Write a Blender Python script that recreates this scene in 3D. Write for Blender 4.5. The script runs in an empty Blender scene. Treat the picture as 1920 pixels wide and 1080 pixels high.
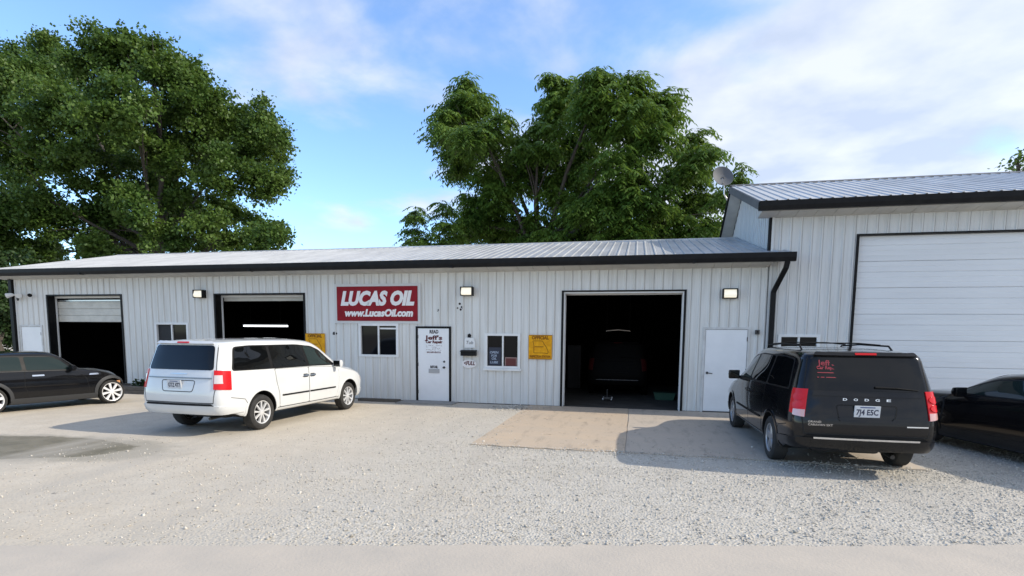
import bpy, bmesh, math, random
import numpy as np
from mathutils import Vector, Matrix
from mathutils.bvhtree import BVHTree

SC = bpy.context.scene
COL = SC.collection
rng = np.random.default_rng(7)
random.seed(7)

# ------------------------------------------------------------------ camera
F_PX, CX, CY, W_PX, H_PX = 1017.23, 960.0, 729.19, 1920.0, 1080.0
CAM_D, CAM_H = 14.3964, 1.8953
PSI, PHI, RHO = 0.220616, -0.098661, 0.009517
_s, _c = math.sin, math.cos
_fw = Vector((-_s(PSI) * _c(PHI), _c(PSI) * _c(PHI), _s(PHI)))
_r = Vector((_c(PSI), _s(PSI), 0))
_u = _r.cross(_fw)
_r2 = _c(RHO) * _r + _s(RHO) * _u
_u2 = -_s(RHO) * _r + _c(RHO) * _u
cam = bpy.data.cameras.new('camera')
camo = bpy.data.objects.new('camera', cam)
COL.objects.link(camo)
cam.sensor_width = 36
cam.lens = F_PX / W_PX * 36
cam.shift_x = -(CX - W_PX / 2) / W_PX
cam.shift_y = (CY - H_PX / 2) / W_PX
cam.clip_end = 3000
camo.matrix_world = Matrix(((_r2.x, _u2.x, -_fw.x, 0), (_r2.y, _u2.y, -_fw.y, -CAM_D),
                            (_r2.z, _u2.z, -_fw.z, CAM_H), (0, 0, 0, 1)))
SC.camera = camo

# ------------------------------------------------------------------ world, sun, exposure
SUNV = Vector((1.5, 0.08, 1.0)).normalized()
world = bpy.data.worlds.new('World')
SC.world = world
world.use_nodes = True
wn, wl = world.node_tree.nodes, world.node_tree.links
wn.clear()
w_out = wn.new('ShaderNodeOutputWorld')
w_bg = wn.new('ShaderNodeBackground')
sky = wn.new('ShaderNodeTexSky')
sky.sky_type = 'NISHITA'
sky.sun_disc = False
sky.sun_elevation = math.asin(SUNV.z)
sky.sun_rotation = math.atan2(SUNV.x, SUNV.y)
sky.air_density = 1.0
sky.dust_density = 0.3
sky.ozone_density = 3.0
w_bg.inputs['Strength'].default_value = 0.135


def wmath(op, a, b=None, clamp=False):
    n = wn.new('ShaderNodeMath')
    n.operation = op
    n.use_clamp = clamp
    for i, v in enumerate((a, b)):
        if v is None:
            continue
        if isinstance(v, (int, float)):
            n.inputs[i].default_value = v
        else:
            wl.new(v, n.inputs[i])
    return n.outputs[0]


w_tc = wn.new('ShaderNodeTexCoord')
w_sep = wn.new('ShaderNodeSeparateXYZ')
wl.new(w_tc.outputs['Generated'], w_sep.inputs[0])
w_den = wmath('ADD', wmath('MAXIMUM', w_sep.outputs['Z'], 0.0), 0.16)
w_cmb = wn.new('ShaderNodeCombineXYZ')
wl.new(wmath('DIVIDE', w_sep.outputs['X'], w_den), w_cmb.inputs[0])
wl.new(wmath('DIVIDE', w_sep.outputs['Y'], w_den), w_cmb.inputs[1])
w_map = wn.new('ShaderNodeMapping')
w_map.inputs['Location'].default_value = (3.1, 1.7, 0.0)
wl.new(w_cmb.outputs[0], w_map.inputs['Vector'])
w_n1 = wn.new('ShaderNodeTexNoise')
w_n1.inputs['Scale'].default_value = 1.5
w_n1.inputs['Detail'].default_value = 7
w_n1.inputs['Roughness'].default_value = 0.52
w_n1.inputs['Distortion'].default_value = 0.25
wl.new(w_map.outputs[0], w_n1.inputs['Vector'])
# the bank of cloud lies to the right (towards +X); the left of the sky is clear
w_bias = wmath('MULTIPLY', wmath('ADD', w_sep.outputs['X'], 0.36), 0.34)
w_cov = wmath('ADD', w_n1.outputs['Fac'], w_bias)
w_ramp = wn.new('ShaderNodeMapRange')
w_ramp.interpolation_type = 'SMOOTHSTEP'
w_ramp.inputs['From Min'].default_value = 0.46
w_ramp.inputs['From Max'].default_value = 0.68
wl.new(w_cov, w_ramp.inputs['Value'])
w_n2 = wn.new('ShaderNodeTexNoise')
w_n2.inputs['Scale'].default_value = 2.6
w_n2.inputs['Detail'].default_value = 6
wl.new(w_map.outputs[0], w_n2.inputs['Vector'])
w_cc = wn.new('ShaderNodeValToRGB')
w_cc.color_ramp.elements[0].position = 0.40
w_cc.color_ramp.elements[0].color = (2.95, 3.3, 4.0, 1)
w_cc.color_ramp.elements[1].position = 0.60
w_cc.color_ramp.elements[1].color = (4.2, 4.35, 4.7, 1)
wl.new(w_n2.outputs['Fac'], w_cc.inputs['Fac'])
w_tint = wn.new('ShaderNodeMix')
w_tint.data_type = 'RGBA'
w_tint.blend_type = 'MULTIPLY'
w_tint.inputs[0].default_value = 1.0
w_tint.inputs[7].default_value = (1.18, 1.29, 1.42, 1)
wl.new(sky.outputs[0], w_tint.inputs[6])
w_mix = wn.new('ShaderNodeMix')
w_mix.data_type = 'RGBA'
wl.new(wmath('MULTIPLY', w_ramp.outputs[0], 0.88), w_mix.inputs[0])
wl.new(w_tint.outputs[2], w_mix.inputs[6])
wl.new(w_cc.outputs[0], w_mix.inputs[7])
wl.new(w_mix.outputs[2], w_bg.inputs['Color'])
wl.new(w_bg.outputs[0], w_out.inputs[0])

sun = bpy.data.lights.new('sun', 'SUN')
sun.energy = 2.6
sun.angle = math.radians(0.5)
sun.color = (1.0, 0.92, 0.79)
suno = bpy.data.objects.new('sun', sun)
suno.rotation_euler = SUNV.to_track_quat('Z', 'Y').to_euler()
COL.objects.link(suno)

vs = SC.view_settings
vs.view_transform = 'Standard'
vs.look = 'None'
vs.gamma = 1.0
vs.use_curve_mapping = False
vs.exposure = 0.78
SC.cycles.max_bounces = 8
SC.cycles.transparent_max_bounces = 16


# ------------------------------------------------------------------ view maths (pixel of the photo -> point of the world)
def ray(px, py):
    return _fw + (px - CX) / F_PX * _r2 - (py - CY) / F_PX * _u2


def on_y(px, py, y):
    d = ray(px, py)
    t = (y + CAM_D) / d.y
    return Vector((0, -CAM_D, CAM_H)) + d * t


# ------------------------------------------------------------------ materials
MATS = {}


def srgb(r, g, b):
    f = lambda v: (v / 255 / 12.92) if v / 255 <= 0.04045 else ((v / 255 + 0.055) / 1.055) ** 2.4
    return (f(r), f(g), f(b))


def mat(name, c, rough=0.6, metal=0.0, c2=None, scale=6.0, stretch=None, bump=0.0, bscale=None, coat=0.0,
        emit=None, estr=0.0, spec=None, lo=0.35, hi=0.65, island=0.0, detail=5):
    if name in MATS:
        return MATS[name]
    m = bpy.data.materials.new(name)
    m.use_nodes = True
    nt = m.node_tree
    N, L = nt.nodes, nt.links
    p = N['Principled BSDF']
    p.inputs['Base Color'].default_value = (*c, 1)
    p.inputs['Roughness'].default_value = rough
    p.inputs['Metallic'].default_value = metal
    if coat:
        p.inputs['Coat Weight'].default_value = coat
        p.inputs['Coat Roughness'].default_value = 0.04
    if spec is not None:
        p.inputs['Specular IOR Level'].default_value = spec
    if emit:
        p.inputs['Emission Color'].default_value = (*emit, 1)
        p.inputs['Emission Strength'].default_value = estr
    if c2 is not None or bump:
        g = N.new('ShaderNodeNewGeometry')
        mp = N.new('ShaderNodeMapping')
        if stretch:
            mp.inputs['Scale'].default_value = stretch
        L.new(g.outputs['Position'], mp.inputs[0])
    if c2 is not None:
        n = N.new('ShaderNodeTexNoise')
        n.inputs['Scale'].default_value = scale
        n.inputs['Detail'].default_value = detail
        n.inputs['Roughness'].default_value = 0.6
        L.new(mp.outputs[0], n.inputs[0])
        r = N.new('ShaderNodeMapRange')
        r.inputs['From Min'].default_value = lo
        r.inputs['From Max'].default_value = hi
        L.new(n.outputs['Fac'], r.inputs[0])
        mx = N.new('ShaderNodeMix')
        mx.data_type = 'RGBA'
        mx.inputs[6].default_value = (*c, 1)
        mx.inputs[7].default_value = (*c2, 1)
        L.new(r.outputs[0], mx.inputs[0])
        out = mx.outputs[2]
        if island:
            hs = N.new('ShaderNodeHueSaturation')
            mr = N.new('ShaderNodeMapRange')
            mr.inputs['To Min'].default_value = 1 - island
            mr.inputs['To Max'].default_value = 1 + island
            L.new(g.outputs['Random Per Island'], mr.inputs[0])
            L.new(mr.outputs[0], hs.inputs['Value'])
            L.new(out, hs.inputs['Color'])
            out = hs.outputs[0]
        L.new(out, p.inputs['Base Color'])
    if bump:
        n2 = N.new('ShaderNodeTexNoise')
        n2.inputs['Scale'].default_value = bscale or scale * 4
        n2.inputs['Detail'].default_value = 4
        L.new(mp.outputs[0], n2.inputs[0])
        b = N.new('ShaderNodeBump')
        b.inputs['Strength'].default_value = bump
        b.inputs['Distance'].default_value = 0.02
        L.new(n2.outputs['Fac'], b.inputs['Height'])
        L.new(b.outputs[0], p.inputs['Normal'])
    MATS[name] = m
    return m


SIDING = mat('painted_siding', (0.69, 0.695, 0.67), 0.55, c2=(0.55, 0.545, 0.51), scale=1.0, stretch=(9, 9, 0.55),
             bump=0.05, bscale=2.0, lo=0.42, hi=0.78)
SIDING_R = mat('painted_siding_tall', (0.66, 0.665, 0.65), 0.5, c2=(0.54, 0.54, 0.52), scale=1.0, stretch=(9, 9, 0.5),
               bump=0.05, bscale=2.0, lo=0.42, hi=0.78)
WALLCORE = mat('wall_core', (0.16, 0.16, 0.155), 0.8, c2=(0.10, 0.10, 0.10), scale=3)
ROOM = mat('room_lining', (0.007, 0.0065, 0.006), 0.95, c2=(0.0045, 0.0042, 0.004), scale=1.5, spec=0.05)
BLACK = mat('black_trim', (0.008, 0.008, 0.009), 0.45, c2=(0.013, 0.013, 0.013), scale=5, spec=0.15)
BLACKP = mat('black_plastic', (0.008, 0.008, 0.008), 0.7, spec=0.2)
WHITE = mat('white_paint', (0.74, 0.75, 0.74), 0.45, c2=(0.62, 0.62, 0.60), scale=2.5, lo=0.5, hi=0.8)
DOORW = mat('door_white', (0.80, 0.815, 0.82), 0.4, c2=(0.73, 0.745, 0.75), scale=1.6, lo=0.45, hi=0.8)
SOFFIT = mat('soffit_cream', (0.55, 0.54, 0.50), 0.6, c2=(0.45, 0.44, 0.41), scale=2.2)
ROOFM = mat('roof_metal', (0.55, 0.56, 0.57), 0.42, 0.35, c2=(0.42, 0.43, 0.44), scale=0.9, stretch=(2.2, 0.7, 1), bump=0.04, bscale=3)
GLASS = mat('window_glass', (0.006, 0.0065, 0.008), 0.05, spec=0.2)
SCREEN = mat('window_screen', (0.035, 0.037, 0.040), 0.7, spec=0.2)
METAL = mat('bare_metal', (0.55, 0.55, 0.55), 0.3, 0.9)
DARKMETAL = mat('dark_metal', (0.06, 0.06, 0.06), 0.4, 0.6)
LENS = mat('lamp_lens', (0.8, 0.78, 0.7), 0.25, emit=(1.0, 0.90, 0.66), estr=0.35)
TUBE = mat('lamp_tube', (0.8, 0.8, 0.8), 0.3, emit=(0.9, 0.95, 1.0), estr=2.2)
RED = mat('sign_red', (0.27, 0.012, 0.020), 0.5, c2=(0.22, 0.009, 0.016), scale=3, spec=0.15)
LETTER = mat('sign_white', (0.78, 0.76, 0.74), 0.5)
YELLOW = mat('sign_yellow', (0.80, 0.40, 0.012), 0.5, c2=(0.66, 0.29, 0.008), scale=9, spec=0.15)
YDARK = mat('sign_brown', (0.24, 0.10, 0.010), 0.6, spec=0.15)
INK = mat('ink_dark', (0.02, 0.017, 0.018), 0.6)
INKRED = mat('ink_red', srgb(84, 16, 22), 0.6)
WOOD = mat('weathered_timber', (0.13, 0.115, 0.095), 0.85, c2=(0.07, 0.06, 0.05), scale=3, stretch=(1, 6, 9), bump=0.4, bscale=5)
SOIL = mat('soil', (0.05, 0.04, 0.03), 0.95, c2=(0.08, 0.065, 0.05), scale=12, bump=0.6)


# ------------------------------------------------------------------ mesh helpers
def link(name, me, m=None, parent=None, loc=None):
    o = bpy.data.objects.new(name, me)
    COL.objects.link(o)
    if m is not None:
        for mm in (m if isinstance(m, (list, tuple)) else [m]):
            me.materials.append(mm)
    if parent is not None:
        o.parent = parent
    if loc is not None:
        o.location = loc
    return o


def empty(name, label, cat, loc=(0, 0, 0), rz=0.0, group=None):
    o = bpy.data.objects.new(name, None)
    COL.objects.link(o)
    o.location = loc
    o.rotation_euler = (0, 0, rz)
    return tag(o, label, cat, group)


def tag(o, label=None, cat=None, group=None, kind=None):
    for k, v in (('label', label), ('category', cat), ('group', group), ('kind', kind)):
        if v:
            o[k] = v
    return o


class MB:
    """collects solid shapes into one mesh"""

    def __init__(self):
        self.v, self.f, self.mi = [], [], []

    def add(self, vs, fs, mi=0):
        b = len(self.v)
        self.v += [tuple(p) for p in vs]
        self.f += [tuple(i + b for i in f) for f in fs]
        self.mi += [mi] * len(fs)
        return self

    def box(self, x0, x1, y0, y1, z0, z1, mi=0):
        vs = [(x, y, z) for z in (z0, z1) for y in (y0, y1) for x in (x0, x1)]
        return self.add(vs, [(0, 2, 3, 1), (4, 5, 7, 6), (0, 1, 5, 4), (2, 6, 7, 3), (0, 4, 6, 2), (1, 3, 7, 5)], mi)

    def prism(self, prof, a, b, axis='x', mi=0):
        """closed profile extruded between a and b. axis x: profile (y,z); y: (x,z); z: (x,y)"""
        n = len(prof)
        mk = {'x': lambda t, p: (t, p[0], p[1]), 'y': lambda t, p: (p[0], t, p[1]), 'z': lambda t, p: (p[0], p[1], t)}[axis]
        vs = [mk(a, p) for p in prof] + [mk(b, p) for p in prof]
        fs = [tuple(range(n)), tuple(range(2 * n - 1, n - 1, -1))]
        fs += [(i, i + n, (i + 1) % n + n, (i + 1) % n) for i in range(n)]
        return self.add(vs, fs, mi)

    def tube(self, pts, rad, n=8, mi=0, cap=True):
        pts = [Vector(p) for p in pts]
        rad = rad if isinstance(rad, (list, tuple)) else [rad] * len(pts)
        vs, fs = [], []
        up = Vector((0.137, 0.29, 1)).normalized()
        for i, p in enumerate(pts):
            t = (pts[min(i + 1, len(pts) - 1)] - pts[max(i - 1, 0)]).normalized()
            a = t.cross(up)
            if a.length < 1e-3:
                a = t.cross(Vector((1, 0, 0)))
            a.normalize()
            b = t.cross(a)
            for k in range(n):
                an = 2 * math.pi * k / n
                vs.append(p + (a * math.cos(an) + b * math.sin(an)) * rad[i])
        for i in range(len(pts) - 1):
            for k in range(n):
                fs.append((i * n + k, i * n + (k + 1) % n, (i + 1) * n + (k + 1) % n, (i + 1) * n + k))
        if cap:
            fs.append(tuple(range(n - 1, -1, -1)))
            fs.append(tuple(range((len(pts) - 1) * n, len(pts) * n)))
        return self.add(vs, fs, mi)

    def lathe(self, prof, axis='x', n=32, c=(0, 0, 0), mi=0):
        """profile of (axial, radius)"""
        vs, fs = [], []
        for a, r in prof:
            for k in range(n):
                t = 2 * math.pi * k / n
                p = {'x': (a, r * math.cos(t), r * math.sin(t)), 'y': (r * math.cos(t), a, r * math.sin(t)),
                     'z': (r * math.cos(t), r * math.sin(t), a)}[axis]
                vs.append((p[0] + c[0], p[1] + c[1], p[2] + c[2]))
        for i in range(len(prof) - 1):
            for k in range(n):
                fs.append((i * n + k, i * n + (k + 1) % n, (i + 1) * n + (k + 1) % n, (i + 1) * n + k))
        return self.add(vs, fs, mi)

    def build(self, name, m, parent=None, smooth=None, bevel=0.0, loc=None):
        me = bpy.data.meshes.new(name)
        me.from_pydata(self.v, [], self.f)
        if any(self.mi):
            me.polygons.foreach_set('material_index', self.mi)
        bm = bmesh.new()
        bm.from_mesh(me)
        bmesh.ops.recalc_face_normals(bm, faces=bm.faces)
        if bevel:
            bmesh.ops.bevel(bm, geom=list(bm.edges), offset=bevel, segments=2, profile=0.6, affect='EDGES', clamp_overlap=True)
        bm.to_mesh(me)
        bm.free()
        if smooth is not None:
            me.polygons.foreach_set('use_smooth', [True] * len(me.polygons))
            me.set_sharp_from_angle(angle=math.radians(smooth))
        me.update()
        return link(name, me, m, parent, loc)


def box(name, x0, x1, y0, y1, z0, z1, m, parent=None, bevel=0.0, loc=None):
    return MB().box(x0, x1, y0, y1, z0, z1).build(name, m, parent, bevel=bevel, loc=loc)


def text_obj(name, s, m, parent, loc, size, width=None, shear=0.0, bold=0.0, rot=(math.pi / 2, 0, 0), extrude=0.004, align='CENTER', spacing=1.0):
    """flat lettering standing on a surface (built-in font), turned into a mesh"""
    cu = bpy.data.curves.new(name, 'FONT')
    cu.body = s
    cu.size = size
    cu.shear = shear
    cu.offset = bold
    cu.extrude = extrude
    cu.align_x = align
    cu.align_y = 'CENTER'
    cu.space_character = spacing
    cu.resolution_u = 3
    t = bpy.data.objects.new(name, cu)
    COL.objects.link(t)
    dg = bpy.context.evaluated_depsgraph_get()
    me = bpy.data.meshes.new_from_object(t.evaluated_get(dg))
    bpy.data.objects.remove(t)
    o = link(name, me, None, parent)
    me.materials.clear()
    me.materials.append(m)
    co = np.empty(len(me.vertices) * 3)
    me.vertices.foreach_get('co', co)
    co = co.reshape(-1, 3)
    if width and len(co):
        w = co[:, 0].max() - co[:, 0].min()
        co[:, 0] *= width / w
        me.vertices.foreach_set('co', co.ravel())
    o.location = loc
    o.rotation_euler = rot
    return o


def quads_mesh(name, verts, m, parent=None, nper=4, smooth=False):
    """verts (n*nper,3): one face of nper corners for each group"""
    n = len(verts) // nper
    me = bpy.data.meshes.new(name)
    me.vertices.add(len(verts))
    me.vertices.foreach_set('co', np.ascontiguousarray(verts, dtype=np.float32).ravel())
    me.loops.add(n * nper)
    me.loops.foreach_set('vertex_index', np.arange(n * nper, dtype=np.int32))
    me.polygons.add(n)
    me.polygons.foreach_set('loop_start', np.arange(0, n * nper, nper, dtype=np.int32))
    me.update(calc_edges=True)
    return link(name, me, m, parent)


# ------------------------------------------------------------------ ground
def ground_material():
    m = bpy.data.materials.new('gravel')
    m.use_nodes = True
    N, L = m.node_tree.nodes, m.node_tree.links
    p = N['Principled BSDF']
    p.inputs['Roughness'].default_value = 0.95
    p.inputs['Specular IOR Level'].default_value = 0.15
    g = N.new('ShaderNodeNewGeometry')

    def noise(sc, det=5, rough=0.6):
        n = N.new('ShaderNodeTexNoise')
        n.inputs['Scale'].default_value = sc
        n.inputs['Detail'].default_value = det
        n.inputs['Roughness'].default_value = rough
        L.new(g.outputs['Position'], n.inputs[0])
        return n.outputs['Fac']

    def ramp(src, lo, hi):
        r = N.new('ShaderNodeMapRange')
        r.inputs['From Min'].default_value = lo
        r.inputs['From Max'].default_value = hi
        L.new(src, r.inputs[0])
        return r.outputs[0]

    def mix(f, a, b):
        x = N.new('ShaderNodeMix')
        x.data_type = 'RGBA'
        L.new(f, x.inputs[0])
        for i, v in ((6, a), (7, b)):
            if isinstance(v, tuple):
                x.inputs[i].default_value = (*v, 1)
            else:
                L.new(v, x.inputs[i])
        return x.outputs[2]

    sep = N.new('ShaderNodeSeparateXYZ')
    L.new(g.outputs['Position'], sep.inputs[0])
    # packed tan dirt to the left of the yard, looser grey gravel to the right
    ad = N.new('ShaderNodeMath')
    ad.operation = 'MULTIPLY_ADD'
    L.new(noise(0.35, 4), ad.inputs[0])
    ad.inputs[1].default_value = 9.0
    L.new(sep.outputs['X'], ad.inputs[2])
    dirt = ramp(ad.outputs[0], 3.2, -1.8)
    vor = N.new('ShaderNodeTexVoronoi')
    vor.inputs['Scale'].default_value = 34.0
    L.new(g.outputs['Position'], vor.inputs['Vector'])
    vcol = N.new('ShaderNodeSeparateColor')
    L.new(vor.outputs['Color'], vcol.inputs[0])
    grey = mix(vcol.outputs[0], (0.41, 0.38, 0.325), (0.60, 0.56, 0.49))
    grey = mix(ramp(noise(1.2), 0.4, 0.7), grey, (0.48, 0.445, 0.385))
    tan = mix(ramp(noise(2.2, 8), 0.3, 0.7), (0.49, 0.43, 0.345), (0.56, 0.50, 0.41))
    tan = mix(ramp(noise(26, 3), 0.55, 0.75), tan, (0.36, 0.325, 0.275))
    col = mix(dirt, grey, tan)
    # a damp patch with a drying rim, an old stain on the packed dirt
    def stain(cx, cy, rx, ry, amp, lo, hi):
        mp = N.new('ShaderNodeMapping')
        mp.vector_type = 'TEXTURE'
        mp.inputs['Location'].default_value = (cx, cy, 0)
        mp.inputs['Rotation'].default_value = (0, 0, math.radians(4))
        mp.inputs['Scale'].default_value = (rx, ry, 1000)
        L.new(g.outputs['Position'], mp.inputs[0])
        ln = N.new('ShaderNodeVectorMath')
        ln.operation = 'LENGTH'
        L.new(mp.outputs[0], ln.inputs[0])
        ma = N.new('ShaderNodeMath')
        ma.operation = 'MULTIPLY_ADD'
        L.new(noise(1.9, 10, 0.62), ma.inputs[0])
        ma.inputs[1].default_value = amp
        L.new(ln.outputs['Value'], ma.inputs[2])
        r = N.new('ShaderNodeMapRange')
        r.interpolation_type = 'SMOOTHSTEP'
        r.inputs['From Min'].default_value = hi + amp * 0.5
        r.inputs['From Max'].default_value = lo + amp * 0.5
        L.new(ma.outputs[0], r.inputs[0])
        return r.outputs[0]
    rim = stain(-9.7, -7.6, 2.75, 0.98, 0.7, 0.85, 1.15)
    wet = stain(-10.0, -7.62, 2.1, 0.82, 0.5, 0.98, 1.06)
    h1 = N.new('ShaderNodeMath')
    h1.operation = 'MULTIPLY'
    h1.inputs[1].default_value = 0.75
    L.new(rim, h1.inputs[0])
    col = mix(h1.outputs[0], col, (0.30, 0.275, 0.225))
    col = mix(wet, col, mix(ramp(noise(3.0, 6), 0.35, 0.65), (0.165, 0.148, 0.105), (0.235, 0.21, 0.155)))
    # tyre-packed lanes and darker drips across the yard
    mp = N.new('ShaderNodeMapping')
    mp.inputs['Rotation'].default_value = (0, 0, math.radians(-20))
    mp.inputs['Scale'].default_value = (0.9, 0.12, 1)
    L.new(g.outputs['Position'], mp.inputs[0])
    nn = N.new('ShaderNodeTexNoise')
    nn.inputs['Scale'].default_value = 1.1
    nn.inputs['Detail'].default_value = 4
    L.new(mp.outputs[0], nn.inputs[0])
    col = mix(ramp(nn.outputs['Fac'], 0.52, 0.76), col, (0.44, 0.40, 0.34))
    col = mix(ramp(noise(4.3, 2), 0.70, 0.76), col, (0.22, 0.205, 0.18))
    rr = N.new('ShaderNodeMapRange')
    rr.inputs['To Min'].default_value = 0.95
    rr.inputs['To Max'].default_value = 0.55
    L.new(wet, rr.inputs[0])
    L.new(rr.outputs[0], p.inputs['Roughness'])
    L.new(col, p.inputs['Base Color'])
    # relief
    d = N.new('ShaderNodeMath')
    d.operation = 'MULTIPLY'
    L.new(ramp(vor.outputs['Distance'], 0.75, 0.1), d.inputs[0])
    inv = ramp(dirt, 1.4, 0.0)
    L.new(inv, d.inputs[1])
    a2 = N.new('ShaderNodeMath')
    a2.operation = 'ADD'
    L.new(d.outputs[0], a2.inputs[0])
    L.new(noise(9, 8, 0.7), a2.inputs[1])
    b = N.new('ShaderNodeBump')
    b.inputs['Strength'].default_value = 0.55
    b.inputs['Distance'].default_value = 0.018
    L.new(a2.outputs[0], b.inputs['Height'])
    L.new(b.outputs[0], p.inputs['Normal'])
    return m


GRAVEL = ground_material()
STONE = mat('loose_stone', (0.58, 0.54, 0.47), 0.9, c2=(0.43, 0.398, 0.345), scale=2.5, island=0.28, spec=0.2)


def ground_height(x, y):
    return 0.018 * np.sin(x * 0.9 + 1.3) * np.sin(y * 0.8) + 0.012 * np.sin(2.1 * x - 1.4 * y)


def make_ground():
    # near part slightly uneven, its rim level with the far sheet
    xs = np.linspace(-30, 14, 111)
    ys = np.linspace(-26, 12, 96)
    X, Y = np.meshgrid(xs, ys)
    fade = np.clip((-0.9 - Y) / 1.5, 0, 1) * np.clip((Y + 26) / 3, 0, 1) * np.clip((X + 30) / 3, 0, 1) * np.clip((14 - X) / 3, 0, 1)
    Z = np.minimum(ground_height(X, Y), 0.0) * fade * 0.6
    V = np.stack([X, Y, Z], -1).reshape(-1, 3).tolist()
    nx, ny = len(xs), len(ys)
    Fc = [(j * nx + i, j * nx + i + 1, (j + 1) * nx + i + 1, (j + 1) * nx + i) for j in range(ny - 1) for i in range(nx - 1)]
    R = 1500.0
    b = len(V)
    V += [(-R, -R, 0), (R, -R, 0), (R, R, 0), (-R, R, 0)]
    c00, c10, c11, c01 = 0, nx - 1, ny * nx - 1, (ny - 1) * nx
    bot = list(range(c00, c10 + 1))
    rgt = [j * nx + nx - 1 for j in range(ny)]
    top = list(range(c01, c11 + 1))[::-1]
    lft = [j * nx for j in range(ny)][::-1]
    Fc += [tuple([b, b + 1] + bot[::-1]), tuple([b + 1, b + 2] + rgt[::-1]), tuple([b + 2, b + 3] + top[::-1]), tuple([b + 3, b] + lft[::-1])]
    me = bpy.data.meshes.new('ground')
    me.from_pydata(V, [], Fc)
    me.polygons.foreach_set('use_smooth', [True] * len(me.polygons))
    return tag(link('ground', me, GRAVEL), kind='structure')


make_ground()

# concrete drive in front of the open bay, two slabs with a joint
def concrete_material(name, a, b, stain):
    m = bpy.data.materials.new(name)
    m.use_nodes = True
    N, L = m.node_tree.nodes, m.node_tree.links
    p = N['Principled BSDF']
    p.inputs['Roughness'].default_value = 0.85
    p.inputs['Specular IOR Level'].default_value = 0.25
    g = N.new('ShaderNodeNewGeometry')

    def layer(scale, stretch, lo, hi, below, col, det=8, amount=1.0):
        mp = N.new('ShaderNodeMapping')
        mp.inputs['Scale'].default_value = stretch
        L.new(g.outputs['Position'], mp.inputs[0])
        n = N.new('ShaderNodeTexNoise')
        n.inputs['Scale'].default_value = scale
        n.inputs['Detail'].default_value = det
        n.inputs['Roughness'].default_value = 0.65
        L.new(mp.outputs[0], n.inputs[0])
        r = N.new('ShaderNodeMapRange')
        r.inputs['From Min'].default_value = lo
        r.inputs['From Max'].default_value = hi
        r.inputs['To Max'].default_value = amount
        L.new(n.outputs['Fac'], r.inputs[0])
        x = N.new('ShaderNodeMix')
        x.data_type = 'RGBA'
        L.new(r.outputs[0], x.inputs[0])
        if isinstance(below, tuple):
            x.inputs[6].default_value = (*below, 1)
        else:
            L.new(below, x.inputs[6])
        x.inputs[7].default_value = (*col, 1)
        return x.outputs[2]
    c = layer(1.1, (1, 1.6, 1), 0.3, 0.7, a, b)
    c = layer(2.4, (2.2, 0.5, 1), 0.52, 0.72, c, tuple(v * 0.72 for v in b), amount=0.8)     # tyre-worn lanes towards the bay
    c = layer(5.5, (1, 1, 1), 0.63, 0.70, c, stain, det=4, amount=0.75)                      # oil drips
    c = layer(40, (1, 1, 1), 0.55, 0.8, c, tuple(v * 0.7 for v in a), det=3, amount=0.6)
    L.new(c, p.inputs['Base Color'])
    n = N.new('ShaderNodeTexNoise')
    n.inputs['Scale'].default_value = 60
    L.new(g.outputs['Position'], n.inputs[0])
    bp = N.new('ShaderNodeBump')
    bp.inputs['Strength'].default_value = 0.15
    bp.inputs['Distance'].default_value = 0.01
    L.new(n.outputs['Fac'], bp.inputs['Height'])
    L.new(bp.outputs[0], p.inputs['Normal'])
    return m


CONC = concrete_material('concrete_tan', (0.53, 0.415, 0.295), (0.47, 0.385, 0.295), (0.16, 0.13, 0.10))
CONC_G = concrete_material('concrete_grey', (0.51, 0.43, 0.34), (0.45, 0.39, 0.32), (0.13, 0.115, 0.10))
apron = MB().box(-2.7, 4.2, -5.35, -0.02, -0.12, -0.02).build('concrete_apron', CONC)
tag(apron, kind='structure')


def slab(x0, x1, y0, y1, z1, m, wob=0.05):
    pts = []
    n = 14
    for i in range(n + 1):
        pts.append((x0 + (x1 - x0) * i / n, y0 + random.uniform(-wob, wob)))
    for i in range(1, n):
        pts.append((x1 + random.uniform(-.008, .008), y0 + (y1 - y0) * i / n))
    pts.append((x1, y1))
    pts.append((x0, y1))
    for i in range(1, n):
        pts.append((x0 + random.uniform(-.01, .01), y1 + (y0 - y1) * i / n))
    MB().prism(pts, -0.06, z1, 'z').build('slab', m, apron)


slab(-2.72, -0.105, -5.50, -0.02, 0.014, CONC)
slab(-0.085, 4.2, -5.52, -0.02, 0.010, CONC_G)
step = MB().prism([(-6.35, -0.72), (-4.75, -0.62), (-4.75, -0.03), (-6.35, -0.03)], -0.05, 0.03, 'z').build('door_step_slab', mat('old_concrete', (0.30, 0.29, 0.27), 0.9, c2=(0.22, 0.215, 0.20), scale=5, bump=0.2))
tag(step, kind='structure')


def wobbly(pts, n, amp):
    out = []
    for i in range(len(pts)):
        a, b = Vector(pts[i]), Vector(pts[(i + 1) % len(pts)])
        for k in range(n):
            t = k / n
            q = a.lerp(b, t)
            w = amp if k else amp * 0.4
            out.append((q.x + random.gauss(0, w), q.y + random.gauss(0, w * 0.7)))
    return out


# paved strip nearest the camera
def on_z(px, py):
    d = ray(px, py)
    t = -CAM_H / d.z
    return Vector((0, -CAM_D, CAM_H)) + d * t


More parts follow.
